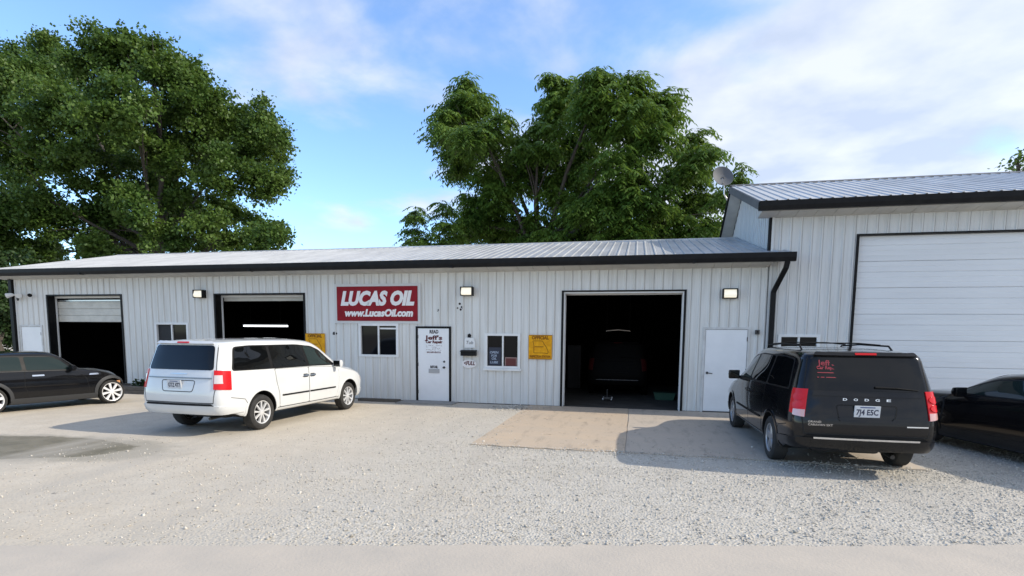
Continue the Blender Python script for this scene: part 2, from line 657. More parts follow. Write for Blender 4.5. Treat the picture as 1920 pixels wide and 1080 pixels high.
_a, _b = on_z(-300, 1025), on_z(2200, 1025)
_t = (_b - _a).normalized()
_n = Vector((_t.y, -_t.x, 0))
pts = []
for i in range(161):
    q = (_a - _t * 4).lerp(_b + _t * 4, i / 160) + _n * random.gauss(0, 0.018)
    pts.append((q.x, q.y))
for q in (_b + _t * 4 + _n * 6, _a - _t * 4 + _n * 6):
    pts.append((q.x, q.y))
PAVE = mat('worn_paving', (0.52, 0.455, 0.375), 0.9, c2=(0.44, 0.395, 0.335), scale=1.6, bump=0.25, bscale=45, detail=10, lo=0.3, hi=0.7)
tag(MB().prism(pts, -0.06, 0.012, 'z').build('paved_strip', PAVE), kind='structure')


def make_stones():
    # loose stones: irregular eight-faced pebbles
    base = np.array([(1, 0, 0), (0, 1, 0), (-1, 0, 0), (0, -1, 0), (0, 0, 1), (0, 0, -1)], float)
    faces = np.array([(0, 1, 4), (1, 2, 4), (2, 3, 4), (3, 0, 4), (1, 0, 5), (2, 1, 5), (3, 2, 5), (0, 3, 5)])
    P = []

    def scatter(n, x0, x1, y0, y1, keep):
        x = rng.uniform(x0, x1, n)
        y = rng.uniform(y0, y1, n)
        k = rng.random(n) < keep(x, y)
        P.append(np.stack([x[k], y[k]], 1))

    def clump(x, y):
        return 0.5 + 0.5 * np.sin(x * 1.9 + np.sin(y * 2.3) * 1.5) * np.sin(y * 2.7 + np.sin(x * 1.3) * 2)
    right = lambda x: 1 / (1 + np.exp(-(x + 3.2) * 1.1))
    scatter(62000, -7, 6.5, -12.2, -5.4, lambda x, y: np.clip(right(x) * (0.35 + 0.75 * clump(x, y)), 0, 1))
    scatter(16000, -9, -1, -12, -6.5, lambda x, y: 0.25 * clump(x, y))
    scatter(9000, 4.3, 7.5, -6, -0.3, lambda x, y: np.full_like(x, 0.8))
    scatter(7000, -7, -2.75, -6, -0.35, lambda x, y: right(x + 1.5) * 0.6)
    # a small heap against the foot of the wall and along the slab edge
    n = 1500
    hx = rng.normal(-2.9, 0.33, n)
    hy = -0.5 - np.abs(rng.normal(0, 0.30, n))
    P.append(np.stack([hx, hy], 1)[hx < -2.74])
    ex = rng.uniform(-2.8, 4.3, 2600)
    ey = -5.55 + rng.normal(0, 0.09, 2600)
    P.append(np.stack([ex, ey], 1))
    P = np.concatenate(P)
    ins = (P[:, 0] > -2.78) & (P[:, 0] < 4.25) & (P[:, 1] > -5.42)
    P = P[~ins | (rng.random(len(P)) < 0.012)]
    pv = (P[:, 0] - _a.x) * _n.x + (P[:, 1] - _a.y) * _n.y > -0.01
    P = P[~pv | (rng.random(len(P)) < 0.02)]
    k = 260                                            # stones kicked on to the concrete
    P = np.concatenate([P, np.stack([rng.uniform(-2.6, 3.6, k), -5.45 + np.abs(rng.normal(0, 0.5, k))], 1), np.stack([-2.7 + np.abs(rng.normal(0, 0.22, 160)), rng.uniform(-5.4, -0.4, 160)], 1)])
    n = len(P)
    s = rng.uniform(0.006, 0.0135, n) * (1 + (rng.random(n) < 0.06) * 0.9)
    heap = (np.abs(P[:, 0] + 2.9) < 0.8) & (P[:, 1] > -1.2) & (P[:, 1] < -0.4)
    s[heap] *= 1.7
    sc = s[:, None] * rng.uniform(0.65, 1.25, (n, 3)) * np.array([1, 1, 0.7])
    ang = rng.uniform(0, 6.28, n)
    tilt = rng.normal(0, 0.35, (n, 2))
    V = base[None] * (1 + rng.normal(0, 0.16, (n, 6, 1))) * sc[:, None, :]
    V[:, :, 2] += V[:, :, 0] * tilt[:, :1] + V[:, :, 1] * tilt[:, 1:]
    c, s_ = np.cos(ang)[:, None], np.sin(ang)[:, None]
    x = V[:, :, 0] * c - V[:, :, 1] * s_
    y = V[:, :, 0] * s_ + V[:, :, 1] * c
    z0 = np.where(heap, 0.07 * np.exp(-((P[:, 0] + 2.9) / 0.35) ** 2 - ((P[:, 1] + 0.6) / 0.3) ** 2) * rng.random(n), 0.0)
    gz = np.minimum(ground_height(P[:, 0], P[:, 1]), 0) * np.clip((-0.9 - P[:, 1]) / 1.5, 0, 1) * 0.6
    V = np.stack([x + P[:, :1], y + P[:, 1:], V[:, :, 2] + (sc[:, 2] * 0.35 + z0 + gz + np.where((P[:, 0] > -2.74) & (P[:, 0] < 4.2) & (P[:, 1] > -5.52), 0.014, 0.0))[:, None]], -1)
    me = bpy.data.meshes.new('loose_stones')
    me.vertices.add(n * 6)
    me.vertices.foreach_set('co', V.astype(np.float32).ravel())
    fi = (faces[None] + (np.arange(n) * 6)[:, None, None]).reshape(-1, 3)
    me.loops.add(fi.size)
    me.loops.foreach_set('vertex_index', fi.astype(np.int32).ravel())
    me.polygons.add(len(fi))
    me.polygons.foreach_set('loop_start', np.arange(0, fi.size, 3, dtype=np.int32))
    me.update(calc_edges=True)
    o = link('loose_gravel', me, STONE)
    tag(o, 'loose pale grey gravel stones strewn over the yard', 'gravel', kind='stuff')


make_stones()

# ------------------------------------------------------------------ low workshop
WS = empty('workshop_building', 'long low workshop with pale ribbed metal siding and black gutter', 'building', (-8.6, 0, 0))
OX = -8.6      # parts are modelled in world coordinates and shifted to the thing's base


class Part:
    def __init__(self, root):
        self.root = root
        self.inv = Vector(root.location)

    def put(self, o, parent=None):
        """o was built in world coordinates: hang it under the thing"""
        o.parent = parent or self.root
        if parent is None:
            o.location = Vector(o.location) - self.inv
        return o


ws = Part(WS)
WX0, WX1, WZ = -20.36, 3.11, 3.60
BD = 8.4
# openings: x0,x1,z0,z1
G1 = (-19.09, -16.04, 0.0, 3.08)
G2 = (-12.59, -9.48, 0.0, 3.07)
G3 = (-1.90, 1.23, 0.0, 3.07)
W1 = (-14.80, -13.58, 1.25, 2.17)
W2 = (-7.75, -6.55, 1.25, 2.17)
W3 = (-3.98, -3.02, 1.00, 1.92)
D0 = (-20.30, -19.36, 0.0, 2.07)
D1 = (-6.00, -4.98, 0.0, 2.11)
D2 = (1.68, 2.76, 0.0, 2.13)
OPEN = [G1, G2, G3, W1, W2, W3, D0, D1, D2]


def wall_boxes(mb, x0, x1, z1, openings, y0, y1):
    xs = sorted({x0, x1, *[o[0] for o in openings], *[o[1] for o in openings]})
    for a, b in zip(xs, xs[1:]):
        zz = 0.0
        for o in sorted([o for o in openings if o[0] <= a + 1e-6 and o[1] >= b - 1e-6], key=lambda o: o[2]):
            if o[2] > zz + 1e-4:
                mb.box(a, b, y0, y1, zz, o[2])
            zz = o[3]
        if z1 > zz + 1e-4:
            mb.box(a, b, y0, y1, zz, z1)


def siding(x0, x1, z1, openings, parent, m, off, pitch=0.2286):
    """ribbed sheets, each strip an object; a strip is cut round the openings"""
    n = int(math.ceil((x1 - x0) / pitch))
    for i in range(n):
        a, b = x0 + i * pitch, min(x0 + (i + 1) * pitch, x1)
        if b - a < 0.02:
            continue
        cuts = sorted({a, b, *[v for o in openings for v in o[:2] if a + 0.01 < v < b - 0.01]})
        yo = random.uniform(-0.0015, 0.0015)
        for s, t in zip(cuts, cuts[1:]):
            mid = (s + t) / 2
            zz, spans = 0.02, []
            for o in sorted([o for o in openings if o[0] < mid < o[1]], key=lambda o: o[2]):
                if o[2] > zz + 0.02:
                    spans.append((zz, o[2]))
                zz = max(zz, o[3])
            if z1 > zz + 0.02:
                spans.append((zz, z1))
            e = t - 0.006 if t == b else t
            prof = [(s, -0.004 + yo), (s, -0.014 + yo)]
            for r0 in (a + 0.075, a + 0.125):      # shallow stiffening grooves
                if s < r0 - 0.008 and e > r0 + 0.008:
                    prof += [(r0 - 0.007, -0.014 + yo), (r0, -0.0105 + yo), (r0 + 0.007, -0.014 + yo)]
            r = b - 0.042                          # the standing rib at the sheet edge
            if s < r - 0.02 and e > r + 0.028:
                prof += [(r - 0.018, -0.014 + yo), (r - 0.006, -0.036 + yo), (r + 0.014, -0.036 + yo), (r + 0.026, -0.014 + yo)]
            prof += [(e, -0.014 + yo), (e, -0.004 + yo)]
            for q0, q1 in spans:
                MB().prism(prof, q0, q1, 'z').build('siding_panel', m, parent)
        

mb = MB()
wall_boxes(mb, WX0, WX1, WZ, OPEN, 0.0, 0.2)
front = ws.put(mb.build('front_wall', WALLCORE))
front['label'] = 'front wall of vertical ribbed siding'
siding(WX0, WX1, WZ, OPEN, front, SIDING, Vector((OX, 0, 0)))
# side, back and inner walls, ceiling, floor
RY, RZ = 4.3, 5.02           # ridge
mb = MB()
mb.prism([(0.2, 0), (BD, 0), (BD, 3.7), (RY, RZ - 0.12), (0.2, 3.85)], WX0, WX0 + 0.15, 'x')
ws.put(mb.build('end_wall', SIDING))
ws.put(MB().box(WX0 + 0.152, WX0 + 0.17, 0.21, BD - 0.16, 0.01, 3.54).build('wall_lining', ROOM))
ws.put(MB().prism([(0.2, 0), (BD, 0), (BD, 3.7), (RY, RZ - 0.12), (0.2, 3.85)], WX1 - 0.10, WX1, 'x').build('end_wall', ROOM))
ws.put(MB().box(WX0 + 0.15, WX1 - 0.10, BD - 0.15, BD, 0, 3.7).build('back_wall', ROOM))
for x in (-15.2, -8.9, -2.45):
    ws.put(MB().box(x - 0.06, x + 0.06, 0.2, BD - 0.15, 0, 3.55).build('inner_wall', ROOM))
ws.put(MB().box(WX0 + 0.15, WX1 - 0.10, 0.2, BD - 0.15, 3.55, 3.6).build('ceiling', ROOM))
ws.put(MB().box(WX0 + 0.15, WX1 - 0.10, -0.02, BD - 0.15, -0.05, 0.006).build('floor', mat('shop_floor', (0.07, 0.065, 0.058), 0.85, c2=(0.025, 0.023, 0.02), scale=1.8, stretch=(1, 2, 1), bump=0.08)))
# corner trims and base trim
ws.put(MB().box(WX0 - 0.05, WX0 + 0.0, -0.045, 0.1, 0.0, WZ).build('corner_trim', WHITE))
ws.put(MB().box(WX0 - 0.20, WX0 - 0.07, -0.12, 0.02, 0.0, 3.62).build('corner_post', BLACK))

# roof: each sheet an object with its ribs
EY, EZ = -0.56, 3.86
SLOPE = (RZ - EZ) / (RY - EY)


def roof_sheets(root_part, x0, x1, ey, ez, ry, rz, m, parent, w=0.9144, th=0.012, back=None):
    n = int(round((x1 - x0) / w))
    w = (x1 - x0) / n
    p = w / 4
    up = Vector((0, -(rz - ez), ry - ey)).normalized()
    for i in range(n):
        a = x0 + i * w
        prof = []
        for k in range(4):
            r = a + k * p + p * 0.5
            prof += [(a + k * p, 0.0), (r - 0.034, 0.0), (r - 0.014, 0.022), (r + 0.014, 0.022), (r + 0.034, 0.0)]
        prof.append((a + w - 0.004, 0.0))
        dz = random.uniform(-0.0015, 0.0015)
        vs, fs = [], []
        full = [(x, h + dz) for x, h in prof] + [(x, h - th + dz) for x, h in reversed(prof)]
        k = len(full)
        for (yy, zz) in ((ey, ez), (ry, rz)):
            for x, h in full:
                vs.append((x, yy + up.y * h, zz + up.z * h))
        fs = [tuple(range(k - 1, -1, -1)), tuple(range(k, 2 * k))] + [(j, (j + 1) % k, (j + 1) % k + k, j + k) for j in range(k)]
        o = MB().add(vs, fs).build('roof_sheet', m)
        o.parent = parent


roof = MB()
roof.prism([(EY + 0.04, EZ - 0.035), (RY, RZ - 0.035), (BD + 0.4, 3.75), (BD + 0.4, 3.65), (RY, RZ - 0.14), (0.0, 3.87), (EY + 0.04, EZ - 0.10)], -20.85, 3.1, 'x')
roof.box(3.1, 3.5, EY + 0.04, -0.06, EZ - 0.10, EZ - 0.035)
roof = ws.put(roof.build('roof', mat('roof_deck', (0.35, 0.35, 0.35), 0.6)))
roof_sheets(ws, -20.9, 3.09, EY - 0.03, EZ - 0.015, RY, RZ, ROOFM, roof)
o = MB()
up_ = Vector((0, -(RZ - EZ), RY - EY)).normalized()
for k in range(2):                                  # the short end that runs past the tall building's corner
    a = 3.095 + k * 0.225
    prof = [(a, 0), (a + 0.07, 0), (a + 0.09, 0.022), (a + 0.12, 0.022), (a + 0.14, 0), (a + 0.22, 0), (a + 0.22, -0.012), (a, -0.012)]
    vs = [(x, yy + up_.y * h, zz + up_.z * h) for yy, zz in ((EY - 0.03, EZ - 0.015), (-0.045, EZ - 0.015 + SLOPE * (-0.045 - EY + 0.03))) for x, h in prof]
    o.add(vs, [tuple(range(7, -1, -1)), tuple(range(8, 16))] + [(j, (j + 1) % 8, (j + 1) % 8 + 8, j + 8) for j in range(8)])
o = o.build('roof_sheet', ROOFM)
o.parent = roof
ws.put(MB().prism([(RY - 0.18, RZ - 0.03), (RY, RZ + 0.035), (RY + 0.18, RZ - 0.03), (RY + 0.18, RZ - 0.05), (RY, RZ + 0.012), (RY - 0.18, RZ - 0.05)], -20.92, 3.08, 'x').build('ridge_cap', ROOFM))
ws.put(MB().prism([(EY, EZ - 0.03), (RY, RZ - 0.03), (RY, RZ - 0.22), (EY, EZ - 0.22)], -20.93, -20.88, 'x').build('rake_trim', BLACK))
# gutter: K-shaped trough
GP = [(-0.56, 3.66), (-0.56, 3.85), (-0.545, 3.85), (-0.545, 3.675), (-0.655, 3.675), (-0.672, 3.75), (-0.672, 3.845), (-0.69, 3.865), (-0.695, 3.86), (-0.69, 3.75), (-0.665, 3.66)]
GP = [(y + 0.09, z) for y, z in GP]
gut = MB().prism(GP, -20.93, 3.57, 'x')
for x in (-20.93, 3.555):
    gut.prism([(-0.47, 3.66), (-0.47, 3.85), (-0.60, 3.85), (-0.60, 3.75), (-0.575, 3.66)], x, x + 0.015, 'x')
for x in np.arange(-17, 3.4, 6.1):                  # joint covers between gutter lengths
    gut.box(x, x + 0.06, -0.612, -0.45, 3.652, 3.70)
ws.put(gut.build('gutter', BLACK))
# soffit strips
sof = ws.put(MB().prism([(-0.015, 3.602), (-0.47, 3.672), (-0.47, 3.69), (-0.015, 3.62)], -20.85, 3.1, 'x').build('soffit', SOFFIT))
x = -20.85
while x < 3.08:
    e = min(x + 0.405, 3.1)
    o = MB().prism([(-0.012, 3.588), (-0.466, 3.655), (-0.466, 3.669), (-0.012, 3.60)], x, e - 0.008, 'x').build('soffit_panel', SOFFIT)
    o.parent = sof
    x += 0.405


def casing(p, op, white=True, reveal=0.24, zin=0.0):
    x0, x1, z0, z1 = op
    mb = MB()
    mb.box(x0 - 0.005, x0 + 0.05, -0.040, 0.21, 0.0, z1 + 0.004)
    mb.box(x1 - 0.05, x1 + 0.005, -0.040, 0.21, 0.0, z1 + 0.004)
    mb.box(x0 + 0.05, x1 - 0.05, -0.040, 0.21, z1 - 0.035, z1 + 0.004)
    c = p.put(mb.build('door_casing', BLACK))
    if white:
        mb = MB()
        mb.box(x0 + 0.02, x0 + 0.085, 0.212, 0.25, 0.0, z1 - 0.036)
        mb.box(x1 - 0.085, x1 - 0.02, 0.212, 0.25, 0.0, z1 - 0.036)
        mb.box(x0 + 0.085, x1 - 0.085, 0.212, 0.25, z1 - 0.10, z1 - 0.036)
        p.put(mb.build('door_jamb', WHITE))


for g in (G1, G2, G3):
    casing(ws, g)
# bright jamb line at the front edge of the open bay
mb = MB()
mb.box(G3[0] + 0.051, G3[0] + 0.085, -0.01, 0.03, 0.0, G3[3] - 0.036)
mb.box(G3[1] - 0.085, G3[1] - 0.051, -0.01, 0.03, 0.0, G3[3] - 0.036)
mb.box(G3[0] + 0.085, G3[1] - 0.085, -0.01, 0.03, G3[3] - 0.07, G3[3] - 0.036)
ws.put(mb.build('door_stop', WHITE))


def overhead_door(p, x0, x1, zs, y, m, name='overhead_door', groove=None):
    rt = p.put(MB().box(x0, x1, y + 0.03, y + 0.045, zs[0] + 0.01, zs[-1] - 0.01).build(name, m))
    for a, b in zip(zs, zs[1:]):
        mb = MB()
        prof = [(y + 0.03, a + 0.004), (y + 0.004, a + 0.004), (y, a + 0.012)]
        if groove:
            for f, dp in ((0.33, 0.004), (0.66, 0.004), (1.0, 0.011), (1.36, 0.004)):
                g = a + groove * f
                if g < b - 0.05:
                    prof += [(y, g - 0.012), (y + dp, g - 0.004), (y + dp, g + 0.004), (y, g + 0.012)]
        prof += [(y, b - 0.014), (y + 0.006, b - 0.005), (y + 0.03, b - 0.005)]
        mb.prism(prof, x0, x1, 'x')
        o = mb.build('door_section', m)
        o.parent = rt
    return rt


d = overhead_door(ws, G1[0] + 0.06, G1[1] - 0.06, [2.20, 2.42, 2.64, 2.88], 0.28, mat('old_door', (0.62, 0.61, 0.55), 0.5, c2=(0.5, 0.49, 0.44), scale=3), groove=None)
d['label'] = 'white sectional door rolled most of the way up'
ws.put(MB().box(G1[0] + 0.06, G1[1] - 0.06, 0.30, 0.33, 2.885, 2.93).build('door_rail', METAL))
d = overhead_door(ws, G2[0] + 0.08, G2[1] - 0.06, [2.86, 2.98], 0.30, mat('old_door', (0.5, 0.5, 0.46), 0.5))
d['label'] = 'bottom edge of a sectional door rolled up'


def window(p, op, mull=None, screen_left=False, sill=False):
    x0, x1, z0, z1 = op
    t = 0.055
    mb = MB()
    mb.box(x0 - 0.02, x0 + t, -0.048, 0.10, z0 - 0.01, z1 + 0.02)
    mb.box(x1 - t, x1 + 0.02, -0.048, 0.10, z0 - 0.01, z1 + 0.02)
    mb.box(x0 + t, x1 - t, -0.048, 0.10, z1 - t + 0.01, z1 + 0.02)
    mb.box(x0 + t, x1 - t, -0.048, 0.10, z0 - 0.01, z0 + t)
    m0 = mull or (x0 + x1) / 2
    mb.box(m0 - 0.022, m0 + 0.022, -0.034, 0.06, z0 + t, z1 - t + 0.01)
    w = p.put(mb.build('window', WHITE, bevel=0.004))
    for a, b, s in ((x0 + t, m0 - 0.022, 1), (m0 + 0.022, x1 - t, 0)):
        o = MB().box(a + 0.002, b - 0.002, 0.01 + 0.014 * s, 0.018 + 0.014 * s, z0 + t + 0.002, z1 - t + 0.008).build('pane', SCREEN if (s and screen_left) else GLASS)
        o.parent = w
    if sill:
        o = MB().box(x0 - 0.05, x1 + 0.05, -0.09, 0.0, z0 - 0.07, z0 - 0.012).build('sill', WHITE, bevel=0.005)
        o.parent = w
    return w


window(ws, W1, screen_left=True)
w2 = window(ws, W2)
w3 = window(ws, W3, mull=-3.49, sill=True)
# raised blind edge behind the right pane and its ledge
o = MB().box(-7.12, -6.62, -0.002, 0.006, 2.03, 2.075).build('blind_rail', WHITE)
o.parent = w2
# panes are opaque dark glass, so the room behind does not show


def door(p, op, name, hinge_right, handle_x, thick=0.05):
    x0, x1, z0, z1 = op
    mb = MB()
    mb.box(x0 - 0.01, x0 + 0.045, -0.042, 0.1, 0.0, z1 + 0.01)
    mb.box(x1 - 0.045, x1 + 0.01, -0.042, 0.1, 0.0, z1 + 0.01)
    mb.box(x0 + 0.045, x1 - 0.045, -0.042, 0.1, z1 - 0.04, z1 + 0.01)
    return mb


def make_door(p, op, frame_m, hinge_side, knob_x, knob_z=1.0, deadbolt=False, lever=False):
    mb = door(p, op, '', None, None)
    x0, x1, z0, z1 = op
    p.put(mb.build('door_frame', frame_m))
    leaf = p.put(MB().box(x0 + 0.052, x1 - 0.052, -0.028, 0.02, 0.035, z1 - 0.048).build('door', DOORW, bevel=0.004))
    p.put(MB().box(x0 + 0.045, x1 - 0.045, -0.05, 0.1, 0.0, 0.022).build('threshold', DARKMETAL))
    hx = x1 - 0.054 if hinge_side > 0 else x0 + 0.054
    for hz in (0.28, (z1) / 2, z1 - 0.28):
        o = MB().tube([(hx, -0.036, hz - 0.05), (hx, -0.036, hz + 0.05)], 0.011, 8).build('hinge', DARKMETAL)
        o.parent = leaf
    mb = MB()
    if lever:
        mb.lathe([(-0.03, 0.0), (-0.03, 0.032), (-0.04, 0.032), (-0.044, 0.012), (-0.085, 0.012), (-0.085, 0.0)], 'y', 14, (knob_x, 0, knob_z))
        mb.tube([(knob_x, -0.08, knob_z), (knob_x + 0.06, -0.085, knob_z - 0.005), (knob_x + 0.12, -0.075, knob_z - 0.012)], 0.011, 8)
    else:
        mb.lathe([(-0.03, 0.0), (-0.03, 0.032), (-0.04, 0.032), (-0.045, 0.014), (-0.07, 0.016), (-0.085, 0.03), (-0.10, 0.026), (-0.105, 0.0)], 'y', 14, (knob_x, 0, knob_z))
    o = mb.build('handle', DARKMETAL, smooth=40)
    o.parent = leaf
    if deadbolt:
        o = MB().lathe([(-0.03, 0.0), (-0.03, 0.03), (-0.05, 0.026), (-0.052, 0.0)], 'y', 14, (knob_x, 0, knob_z + 0.16)).build('deadbolt', DARKMETAL, smooth=40)
        o.parent = leaf
    return leaf


GAPW = mat('white_trim_dirty', (0.62, 0.63, 0.62), 0.5, c2=(0.50, 0.50, 0.48), scale=4)
leaf0 = make_door(ws, D0, GAPW, 1, -20.1)
leaf1 = make_door(ws, D1, BLACK, -1, -5.17, 0.98, deadbolt=True)
leaf2 = make_door(ws, D2, GAPW, 1, 1.80, 1.0, lever=True)
leaf1['label'] = 'white entry door with dark red and black lettering'
leaf2['label'] = 'plain white steel door'
leaf0['label'] = 'small white steel door beside the left bay'
# lettering and mail slot on the entry door
SH = Vector((0, 0, 0))
for s, z, sz, w, m in (('READ', 1.965, 0.13, 0.26, INK), ("Jeff's", 1.80, 0.16, 0.52, INKRED), ('Car Repair', 1.685, 0.10, 0.50, INKRED), ('RETAIL', 0.985, 0.09, 0.23, INK)):
    text_obj('lettering', s, m, leaf1, Vector((-5.47, -0.0285, z)) + SH, sz, w, bold=0.006, extrude=0.0012)
mb = MB()
for r, z in enumerate((1.585, 1.545, 1.505, 1.465)):       # a faint drawing of small strokes
    x = -5.70
    while x < -5.24:
        l = random.uniform(0.015, 0.06)
        if random.random() < 0.6:
            a = random.uniform(-0.02, 0.02)
            mb.add([(x, -0.0295, z - 0.005), (x + l, -0.0295, z + a - 0.004), (x + l, -0.0295, z + a + 0.004), (x, -0.0295, z + 0.005)], [(0, 1, 2, 3)])
        x += l + random.uniform(0.005, 0.03)
x = -5.68
while x < -5.28:                                    # a worn line of digits
    w = random.uniform(0.018, 0.03)
    mb.add([(x, -0.0295, 1.375), (x + w, -0.0295, 1.375), (x + w, -0.0295, 1.375 + random.uniform(0.035, 0.055)), (x, -0.0295, 1.42)], [(0, 1, 2, 3)])
    x += w + 0.014
mb.build('worn_print', INKRED, leaf1, loc=SH)
slot = MB().box(-5.63, -5.31, -0.040, -0.028, 0.815, 0.935).build('mail_slot', mat('slot_grey', (0.38, 0.39, 0.40), 0.45, 0.3), leaf1, bevel=0.003, loc=SH)

# downspout
DS = MB()


def rect_pipe(mb, pts, w, d):
    for a, b in zip(pts, pts[1:]):
        a, b = Vector(a), Vector(b)
        t = (b - a).normalized()
        s = Vector((0, 1, 0)) if abs(t.y) < 0.8 else Vector((1, 0, 0))
        s = (s - t * s.dot(t)).normalized()
        r = t.cross(s)
        vs = [p + s * sy * d / 2 + r * sx * w / 2 for p in (a - t * 0.015, b + t * 0.015) for sx, sy in ((-1, -1), (1, -1), (1, 1), (-1, 1))]
        mb.add(vs, [(3, 2, 1, 0), (4, 5, 6, 7), (0, 1, 5, 4), (1, 2, 6, 5), (2, 3, 7, 6), (3, 0, 4, 7)])


rect_pipe(DS, [(3.40, -0.53, 3.68), (3.38, -0.50, 3.52), (3.27, -0.16, 3.12), (3.22, -0.115, 2.98), (3.22, -0.115, 0.22), (3.22, -0.30, 0.08)], 0.105, 0.08)
ws.put(DS.build('downspout', BLACK))

# ------------------------------------------------------------------ tall building on the right
TB = empty('tall_garage_building', 'taller pale metal garage with a wide closed white overhead door', 'building', (7.6, 0, 0))
tb = Part(TB)
TX0, TX1, TZ = 3.13, 12.5, 4.76
BIGD = (4.98, 9.25, 0.0, 4.31)
W4 = (3.42, 4.32, 1.05, 1.96)
mb = MB()
wall_boxes(mb, TX0, TX1, TZ, [BIGD, W4], 0.0, 0.2)
tfront = tb.put(mb.build('front_wall', WALLCORE))
siding(TX0, TX1, TZ, [BIGD, W4], tfront, SIDING_R, Vector((7.6, 0, 0)))
TRY, TRZ = 3.95, 6.54
TEY, TEZ = -0.55, 5.05
gw = MB()
gp = [(0.2, 0), (9.0, 0), (9.0, 3.05), (TRY, TRZ - 0.16), (0.2, TEZ + 0.10)]
gw.prism(gp, TX0 + 0.005, TX0 + 0.15, 'x')
gable = tb.put(gw.build('gable_wall', WALLCORE))
for i in range(38):                                  # siding strips on the gable end
    a = 0.0 + i * 0.2286
    b = a + 0.2196
    tz = lambda y: min(TEZ + 0.02 + (TRZ - TEZ) / (TRY - TEY) * (y - TEY), TRZ - 0.69 * (y - TRY)) - 0.22
    o = MB().prism([(a, 0.02), (b, 0.02), (b, max(0.1, tz(b))), (a, max(0.1, tz(a)))], TX0 - 0.008, TX0 + 0.004, 'x')
    o.prism([(b - 0.05, 0.02), (b - 0.02, 0.02), (b - 0.02, max(0.1, tz(b))), (b - 0.05, max(0.1, tz(b - 0.03)))], TX0 - 0.026, TX0 - 0.0081, 'x')
    o = o.build('siding_panel', SIDING_R)
    o.parent = gable
tb.put(MB().prism(gp, TX1 - 0.15, TX1, 'x').build('gable_wall', SIDING_R))
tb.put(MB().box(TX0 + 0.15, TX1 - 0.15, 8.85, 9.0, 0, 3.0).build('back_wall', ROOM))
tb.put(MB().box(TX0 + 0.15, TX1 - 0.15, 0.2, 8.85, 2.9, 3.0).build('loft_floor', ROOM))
tb.put(MB().box(TX0 - 0.055, TX0 - 0.006, -0.055, 0.10, 3.95, TZ).build('corner_trim', BLACK))
tb.put(MB().box(TX0 - 0.006, TX0 + 0.05, -0.055, -0.038, 0.0, TZ).build('corner_trim', SIDING_R))
# roof
troof = MB()
troof.prism([(TEY + 0.05, TEZ - 0.03), (TRY, TRZ - 0.03), (7.2, 4.29), (7.2, 4.15), (TRY, TRZ - 0.14), (0.0, TEZ + 0.04), (TEY + 0.05, TEZ - 0.12)], 2.80, 12.9, 'x')
troof = tb.put(troof.build('roof', mat('roof_deck', (0.35, 0.35, 0.35), 0.6)))
roof_sheets(tb, 2.74, 12.9, TEY - 0.03, TEZ - 0.015, TRY, TRZ, ROOFM, troof)
tb.put(MB().prism([(TRY - 0.2, TRZ - 0.05), (TRY, TRZ + 0.04), (TRY + 0.2, TRZ - 0.10), (TRY + 0.2, TRZ - 0.12), (TRY, TRZ + 0.015), (TRY - 0.2, TRZ - 0.07)], 2.72, 12.92, 'x').build('ridge_cap', DARKMETAL))
RAKE = mat('rake_grey', (0.10, 0.10, 0.105), 0.5, c2=(0.14, 0.14, 0.14), scale=4)
tb.put(MB().prism([(TEY, TEZ - 0.02), (TRY, TRZ - 0.02), (TRY, TRZ - 0.22), (TEY, TEZ - 0.22)], 2.715, 2.755, 'x').build('rake_trim', RAKE))
tb.put(MB().prism([(TRY, TRZ - 0.02), (7.2, 4.30), (7.2, 4.12), (TRY, TRZ - 0.22)], 2.715, 2.755, 'x').build('rake_trim', BLACK))
tb.put(MB().prism([(0.0, TEZ - 0.02), (TRY, TRZ - 0.20), (TRY, TRZ - 0.215), (0.0, TEZ - 0.035)], 2.756, TX0 - 0.03, 'x').build('rake_soffit', SOFFIT))
tb.put(MB().prism([(TRY + 0.002, TRZ - 0.20), (7.2, 4.14), (7.2, 4.125), (TRY + 0.002, TRZ - 0.215)], 2.756, TX0 - 0.03, 'x').build('rake_soffit', SOFFIT))
tg = MB().prism([(y, z + 1.165) for y, z in GP], 2.72, 12.9, 'x')
tg.prism([(-0.47, 4.825), (-0.47, 5.015), (-0.60, 5.015), (-0.60, 4.915), (-0.575, 4.825)], 2.715, 2.72, 'x')
tb.put(tg.build('gutter', BLACK))
sof = tb.put(MB().prism([(-0.015, 4.762), (-0.47, 4.832), (-0.47, 4.85), (-0.015, 4.78)], 2.8, 12.9, 'x').build('soffit', SOFFIT))
x = 2.8
while x < 12.8:
    o = MB().prism([(-0.012, 4.748), (-0.466, 4.817), (-0.466, 4.829), (-0.012, 4.76)], x, x + 0.395, 'x').build('soffit_panel', SOFFIT)
    o.parent = sof
    x += 0.405
mb = MB()
mb.box(BIGD[0] - 0.005, BIGD[0] + 0.05, -0.045, 0.21, 0.0, BIGD[3] + 0.004)
mb.box(BIGD[1] - 0.05, BIGD[1] + 0.005, -0.045, 0.21, 0.0, BIGD[3] + 0.004)
mb.box(BIGD[0] + 0.05, BIGD[1] - 0.05, -0.045, 0.21, BIGD[3] - 0.03, BIGD[3] + 0.004)
tb.put(mb.build('door_casing', BLACK))
BIGW = mat('big_door_white', (0.74, 0.755, 0.76), 0.4, c2=(0.67, 0.68, 0.685), scale=1.0, stretch=(0.4, 1, 3), lo=0.4, hi=0.75)
zs = [0.02 + i * 0.612 for i in range(8)]
zs[-1] = 4.28
overhead_door(tb, BIGD[0] + 0.03, BIGD[1] - 0.03, zs, 0.06, BIGW, groove=0.36)
window(tb, W4)

